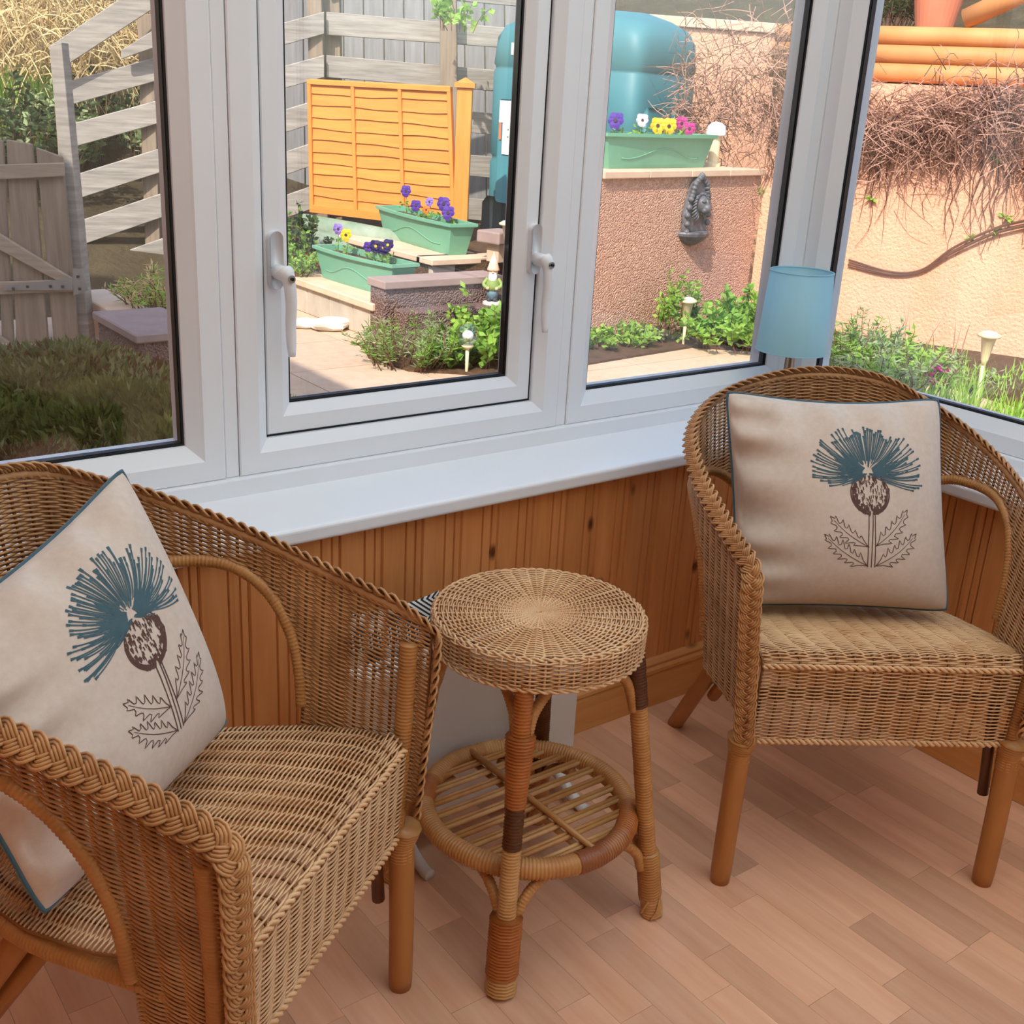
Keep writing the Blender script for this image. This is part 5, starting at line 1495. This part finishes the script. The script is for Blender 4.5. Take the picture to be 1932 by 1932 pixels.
for k in range(22):
    a = math.radians(-60 + 300 * k / 21.0)
    x, z = .048 * math.cos(a), .182 + .055 * math.sin(a)
    mb.tube(crom([(x, -.05, z), (x * 1.45, -.062, z + (z - .182) * .45 - .008), (x * 1.75, -.045, z + (z - .182) * .5 - .026)], 4), np.linspace(.011, .003, 9), 6)
mb.build('mane', 'plaque_lead', lion, smooth=True)
a = np.linspace(0, np.pi, 20)
bs = [(-.135 * math.cos(q) * 1.0, -.10 * math.sin(q)) for q in a]
secs = [[(x * k, y * k, z) for x, y in bs] for k, z in ((1.0, .022), (1.04, .012), (1.0, -.004), (.75, -.035), (.35, -.06), (.1, -.07))]
mb = MB().grid(np.array(secs)); mb.f.append(tuple(range(20))); mb.mi.append(0); mb.build('basin', 'plaque_lead', lion)
tag(lion, None, None)

# ---- gnome
gn = gp(925, 558, PATIO + .20); gn = np.array((1.925, 3.82, PATIO + .20))
gnome = empty('garden_gnome', tuple(gn), -.7); tag(gnome, 'small painted garden gnome with pointed hat by the pebble-dashed wall', 'gnome')
mat('gnome_green', rgb(150, 170, 90), .6, rgb(130, 150, 76), nscale=10); mat('gnome_blue', rgb(110, 140, 150), .6); mat('gnome_skin', rgb(236, 190, 160), .6); mat('gnome_white', rgb(240, 240, 238), .6); mat('gnome_hat', rgb(240, 226, 200), .6, rgb(206, 120, 70), nscale=9, contrast=2.5); mat('gnome_boot', rgb(70, 70, 76), .5)
MB().lathe([(0, 0), (.055, 0), (.055, .012), (.045, .018), (0, .018)], seg=18).build('base', 'stone_white', gnome)
for s in (-1, 1): MB().grid(ell((s * .018, -.012, .030), (.016, .026, .014))).build('boot', 'gnome_boot', gnome, smooth=True)
MB().lathe([(0, .03), (.030, .032), (.034, .06), (.038, .085), (0, .085)], seg=16).build('trousers', 'gnome_blue', gnome, smooth=True)
MB().lathe([(0, .08), (.040, .082), (.042, .11), (.036, .14), (.024, .165), (0, .17)], seg=16).build('coat', 'gnome_green', gnome, smooth=True)
for s in (-1, 1):
    mb = MB(); mb.tube(crom([(s * .030, 0, .150), (s * .052, -.010, .115), (s * .030, -.034, .098)], 4), .0115, 8); mb.build('arm', 'gnome_green', gnome, smooth=True)
    MB().grid(ell((s * .026, -.040, .097), (.010, .010, .010))).build('hand', 'gnome_skin', gnome, smooth=True)
MB().grid(ell((0, -.004, .188), (.028, .028, .030))).build('head', 'gnome_skin', gnome, smooth=True)
MB().grid(ell((0, -.022, .160), (.026, .016, .036))).build('beard', 'gnome_white', gnome, smooth=True)
MB().grid(ell((0, -.034, .188), (.008, .008, .007))).build('nose', 'gnome_skin', gnome, smooth=True)
MB().lathe([(.036, .196), (.037, .203), (.028, .23), (.016, .27), (.006, .30), (0, .305)], seg=16).build('hat', 'gnome_hat', gnome, smooth=True)

# ---- brick pier with cap beyond the gnome, lights in the beds
pi_ = at(938, 505, 7.1)
pier = empty('brick_pier', (pi_[0], pi_[1], .29), .2); tag(pier, 'stubby stone pier with overhanging cap behind the gnome', 'pier')
zz = at(938, 458, 7.1)[2] - .29
MB().rng_box(-.05, .05, -.05, .05, 0, zz).build('pier_shaft', 'coping', pier, bevel=.004)
MB().rng_box(-.10, .10, -.095, .095, zz, zz + .075).build('pier_cap', 'coping_grey', pier, bevel=.01)
def stake_light(label, c, z, h, kind, group='stake lights'):
    t = empty('solar_light', (c[0], c[1], z)); tag(t, label, 'garden light', group)
    MB().lathe([(0, -.02), (.008, 0), (.010, h), (0, h)], seg=10).build('stake', 'solar_cream', t, smooth=True)
    if kind == 'globe':
        MB().lathe([(0.010, h), (.030, h + .012), (.032, h + .02), (0, h + .02)], seg=18).build('collar', 'solar_cream', t, smooth=True)
        MB().grid(ell((0, 0, h + .075), (.058, .058, .058), 24)).build('glass_globe', 'globe_glass', t, smooth=True)
        MB().grid(ell((0, 0, h + .07), (.030, .030, .026), 14)).build('lamp_core', 'white_sign', t, smooth=True)
    else:
        MB().lathe([(.008, h - .002), (.018, h + .03), (.036, h + .14), (.055, h + .145), (.058, h + .155), (.040, h + .165), (0, h + .165)], seg=18).build('cone', 'solar_cream', t, smooth=True)
        MB().lathe([(0, h + .166), (.035, h + .166), (.035, h + .169), (0, h + .169)], seg=18).build('solar_cell', 'white_sign', t)
    return t
c = gp(880, 705, PATIO); stake_light('clear globe stake light among the green herbs', c, PATIO, .13, 'globe')
c = at(1290, 640, 6.75); stake_light('cream cone stake light against the lion wall', (c[0], c[1]), PATIO, .12, 'cone')
c = at(1835, 790, 5.6); stake_light('cream cone stake light in the bed by the peach wall', (c[0], c[1]), PATIO, .22, 'cone')
c = at(957, 470, 6.9); stake_light('small round-topped stake light beside the oil tank', (c[0], c[1]), .29, .10, 'cone')
c = at(1350, 262, 7.7)
t = empty('garden_lantern', (c[0], c[1], .895)); tag(t, 'white domed garden lantern at the end of the lion-wall trough', 'lantern')
MB().lathe([(0, 0), (.05, 0), (.05, .02), (.035, .03), (.035, .19), (0, .19)], seg=18).build('body', 'solar_cream', t, smooth=False)
MB().lathe([(.062, .19), (.066, .20), (.055, .25), (.03, .27), (0, .275)], seg=20).build('dome', 'white_sign', t, smooth=True)

# ---- planting
clump('lavender_bush', 'grey-green lavender bush at the corner of the patio bed', 'bush', gp(775, 690, PATIO), .30, .26, .30, 70, 26, .045, .007, ('leaf_grey', 'leaf_green'), seed=2)
clump('leafy_herb', 'bright green leafy herb beside the globe light', 'plant', gp(925, 690, PATIO), .24, .22, .36, 44, 22, .055, .040, ('leaf_bright', 'leaf_green'), seed=3)
clump('leafy_herb', 'low dark-leaved herb in front of the globe light', 'plant', gp(885, 700, PATIO) + np.array((-.05, .12, 0)), .20, .12, .16, 24, 14, .055, .035, ('leaf_green', 'leaf_dark'), seed=4)
clump('leafy_herb', 'sprig of green herb growing from the pebble-dashed step', 'plant', np.array((1.62, 3.72, PATIO)), .10, .08, .34, 10, 14, .045, .03, 'leaf_bright', seed=5)
clump('ground_cover', 'low yellow-green ground cover at the left foot of the lion wall', 'plant', gp(1150, 655, PATIO), .42, .16, .15, 60, 16, .040, .022, ('leaf_bright', 'leaf_green'), seed=6)
clump('ground_cover', 'low pale ground cover in the middle below the lion plaque', 'plant', gp(1250, 645, PATIO), .28, .12, .12, 30, 14, .036, .018, ('leaf_bright', 'leaf_grey'), seed=7)
clump('upright_herb', 'upright green sprig left of the cone light by the lion wall', 'plant', at(1258, 628, 6.75), .10, .07, .46, 12, 26, .040, .020, ('leaf_bright', 'leaf_green'), seed=8, spread=.2)
clump('upright_herb', 'upright green sprig right of the cone light by the lion wall', 'plant', at(1300, 628, 6.85), .08, .06, .44, 10, 26, .040, .020, ('leaf_bright', 'leaf_green'), seed=9, spread=.2)
clump('leafy_shrub', 'rounded bright green shrub at the right end of the lion wall', 'bush', at(1395, 655, 6.75), .42, .26, .36, 80, 26, .050, .030, ('leaf_bright', 'leaf_green'), seed=10)
clump('silver_shrub', 'silvery shrub at the left of the bed by the peach wall', 'bush', at(1612, 722, 5.3), .26, .20, .38, 80, 24, .042, .010, ('leaf_grey', 'leaf_green'), seed=12)
clump('low_shrub', 'pale low shrub in the middle of the bed by the peach wall', 'bush', at(1690, 735, 5.0), .36, .22, .26, 80, 22, .040, .012, ('leaf_grey', 'leaf_bright'), seed=13)
grass('grass_clump', 'long grassy leaves between shrub and stake light', 'grass', at(1745, 765, 5.0), .30, .24, .26, 170, 'leaf_bright', .55, .005, seed=14)
grass('grass_clump', 'thick green grass below the cone light by the peach wall', 'grass', at(1850, 820, 5.0), .34, .24, .19, 260, 'leaf_bright', .5, .006, seed=15)
grass('grass_clump', 'yellow-green grass at the right edge of the bed', 'grass', at(1960, 835, 5.1), .34, .26, .24, 200, 'leaf_bright', .4, .006, seed=16)
grass('grass_clump', 'thin dry stalks before the peach wall', 'grass', at(1700, 700, 5.6), .55, .2, .34, 22, 'twig', .3, .004, seed=17)
for k, (px, py) in enumerate(((1742, 708), (1757, 697), (1785, 702), (1773, 725), (1748, 722))):
    c = at(px, py + 52, 4.95); f = empty('pink_flower', (c[0], c[1], PATIO + .02)); hh = at(px, py, 4.95)[2] - PATIO - .02
    tag(f, ('leftmost magenta flower in the grassy bed', 'topmost magenta flower in the grassy bed', 'rightmost magenta flower in the grassy bed', 'lowest magenta flower in the grassy bed', 'magenta flower just below the leftmost in the grassy bed')[k], 'flower', 'magenta flowers in the grass')
    mb = MB(); mb.tube([(0, 0, 0), (.005, .003, hh * .6), (0, 0, hh)], .002, 5); mb.build('stem', 'leaf_green', f)
    mb = MB(); r = np.random.default_rng(k); n = 14
    leaves(mb, np.tile([(0, 0, hh)], (n, 1)), np.stack([r.normal(0, 1, n), r.normal(0, 1, n), r.uniform(-.2, .9, n)], 1), .030, .018, r); mb.build('petals', 'petal_magenta', f)
clump('red_sedum', 'reddish sedum cushion at the end of the lower trough', 'plant', gp(585, 512, .12) + np.array((.1, 0, 0)), .17, .15, .12, 46, 18, .026, .010, ('red_sedum', 'leaf_bright'), seed=21)
clump('rock_plant', 'yellow-green rock plant beside the slatted fence foot', 'plant', at(545, 520, 7.3), .20, .2, .22, 40, 18, .035, .02, ('leaf_bright', 'leaf_green'), seed=22)
clump('climbing_plant', 'leafy climber with a lilac flower by the green logs', 'plant', at(572, 505, 7.6), .12, .1, .55, 20, 26, .04, .028, ('leaf_green', 'leaf_dark'), seed=23, spread=.3)
clump('dry_shrub', 'straw-coloured dry plant in the planter by the gate', 'plant', at(300, 585, 6.0), .26, .2, .24, 60, 18, .05, .008, ('dry_grass', 'leaf_bright'), seed=24)
clump('ivy_sprig', 'green leafy branch hanging over the back fence', 'plant', at(862, 60, 8.6), .22, .1, .34, 10, 14, .06, .05, 'leaf_bright', seed=25, droop=.6)
grass('grass_clump', 'short sparse grass along the foot of the peach wall', 'grass', at(1880, 748, 6.2), .5, .22, .16, 200, 'leaf_bright', .5, .006, seed=18)
clump('ground_cover', 'low grey-green ground cover against the peach wall foot', 'plant', at(1790, 735, 6.2), .42, .2, .14, 50, 16, .04, .016, ('leaf_grey', 'leaf_bright'), seed=19)
# bank at the far left: straw-coloured shrub, bright grass and dark bush
def twigball(name, label, cat, c, rx, ry, rz, n, m, L=.5, rr=.004, seed=1, droop=.5):
    r = np.random.default_rng(seed); t = empty(name, tuple(c)); tag(t, label, cat)
    mb = MB()
    for k in range(n):
        p = norm(r.normal(0, 1, 3)) * np.array((rx, ry, rz)) * r.uniform(.3, 1) ** .6; p[2] = abs(p[2]) * 1.0
        dd = norm(r.normal(0, 1, 3) + np.array((0, 0, .4))) * L * r.uniform(.5, 1.1)
        P = crom([p, p + dd * .5 + np.array((0, 0, .04)), p + dd + np.array((0, 0, -droop * L * r.uniform(0, 1)))], 3)
        mb.tube(P, np.linspace(rr, rr * .4, len(P)), 3, caps=False)
    o = mb.build('twigs', m, t); o['kind'] = 'stuff'
    return t
twigball('straw_shrub', 'straw-coloured twiggy shrub on the bank above the gate', 'bush', at(100, 150, 9.6), 1.2, .7, .75, 1500, 'dry_grass', .45, .006, seed=31)
clump('bank_shrub', 'dark leafy bush on the bank behind the gate', 'bush', at(20, 330, 8.6), .65, .5, .75, 90, 26, .07, .035, ('leaf_dark', 'leaf_grey'), seed=32)
clump('bank_shrub', 'yellow-green bush on the bank beside the fence end', 'bush', at(95, 320, 9.2), .50, .4, .70, 70, 24, .06, .03, ('leaf_bright', 'leaf_grey'), seed=33)
grass('grass_clump', 'bright tuft of spring grass high on the bank', 'grass', at(30, 195, 9.3), .40, .3, .34, 300, 'leaf_bright', .4, .008, seed=34)
clump('bank_shrub', 'dark green bush seen between the fence slats', 'bush', at(230, 300, 9.6), .8, .5, .8, 90, 22, .08, .04, ('leaf_dark', 'leaf_grey'), seed=35)
clump('dark_conifer', 'dark evergreen behind the terracotta pot', 'bush', at(1675, 55, 8.2), .24, .24, .5, 50, 30, .06, .012, 'leaf_dark', seed=36)
c = at(40, 260, 8.4)

# ---- bare climber sprawling over the peach wall
def climber():
    r = np.random.default_rng(41)
    t = empty('wall_climber', (J[0], J[1], PATIO)); tag(t, 'bare twiggy climber sprawling over the top of the peach wall', 'climber')
    mt, md, ml = MB(), MB(), MB()
    out = -pn
    def W(s, z, o): return np.array((pd[0] * s + out[0] * o, pd[1] * s + out[1] * o, z - PATIO))
    # dense mat along the wall top
    for k in range(3400):
        s = r.uniform(-.65, 2.1) if r.random() < .78 else r.uniform(2.1, 5.2); zc = (1.36 if s < .35 else 1.24) + .08 * math.sin(s * 5.3 + .6)
        z = zc + r.normal(0, .12 if s > .35 else .24); o = abs(r.normal(0, .07)) + .015
        if z > 1.56 and s > .6: z = 1.56 - r.uniform(0, .25)
        L = r.uniform(.08, .30)
        ds, dz = r.normal(0, .8), r.normal(-.15, .55)
        q = math.hypot(ds, dz) + 1e-6; ds, dz = ds / q * L, dz / q * L
        P = crom([W(s, z, o), W(s + ds * .5 + r.normal(0, .02), z + dz * .5 + r.normal(0, .03), max(.008, o + r.normal(0, .05))), W(s + ds, z + dz - .04, max(.006, o + r.normal(0, .06)))], 3)
        (mt if r.random() < .62 else md).tube(P, np.linspace(.0036, .0014, len(P)), 3, caps=False)
    # strands hanging down the render
    for k in range(170):
        s = r.uniform(0.0, 1.9) if k % 3 else r.uniform(1.35, 4.2); z = 1.12 + r.normal(0, .06)
        L = r.uniform(.10, .60); lean = r.normal(0, 1.2); pts = [W(s, z, .02)]
        for j in range(1, 6): pts.append(W(s + r.normal(0, .018) + .01 * j * lean, z - L * j / 5, .010 + abs(r.normal(0, .008))))
        md.tube(crom(pts, 2), np.linspace(.004, .0015, 11), 3, caps=False)
        if r.random() < .12: leaves(ml, np.tile(pts[-2], (10, 1)), np.stack([r.normal(0, 1, 10), r.normal(0, 1, 10), r.normal(0, .7, 10)], 1), .05, .022, r)
    # the long arching stem
    for z0, dx in ((0.0, 0), (.03, .01)):
        pts = [W(.63, .35 + z0, .02), W(.90, .32 + z0 * .5, .02), W(1.09, .36 + z0 * .3, .02), W(1.25, .49 + z0, .025), W(1.45, .62 + z0, .03), W(1.62, .69 + z0, .03), W(2.2, .9, .03)]
        md.tube(crom(pts, 6), np.linspace(.007, .010, 37), 5)
    for mb, m in ((mt, 'twig'), (md, 'twig_dark')):
        o = mb.build('twigs', m, t); o['kind'] = 'stuff'
    if ml.n: ml.build('leaves', 'leaf_bright', t)
climber()
def trough_soil(): pass
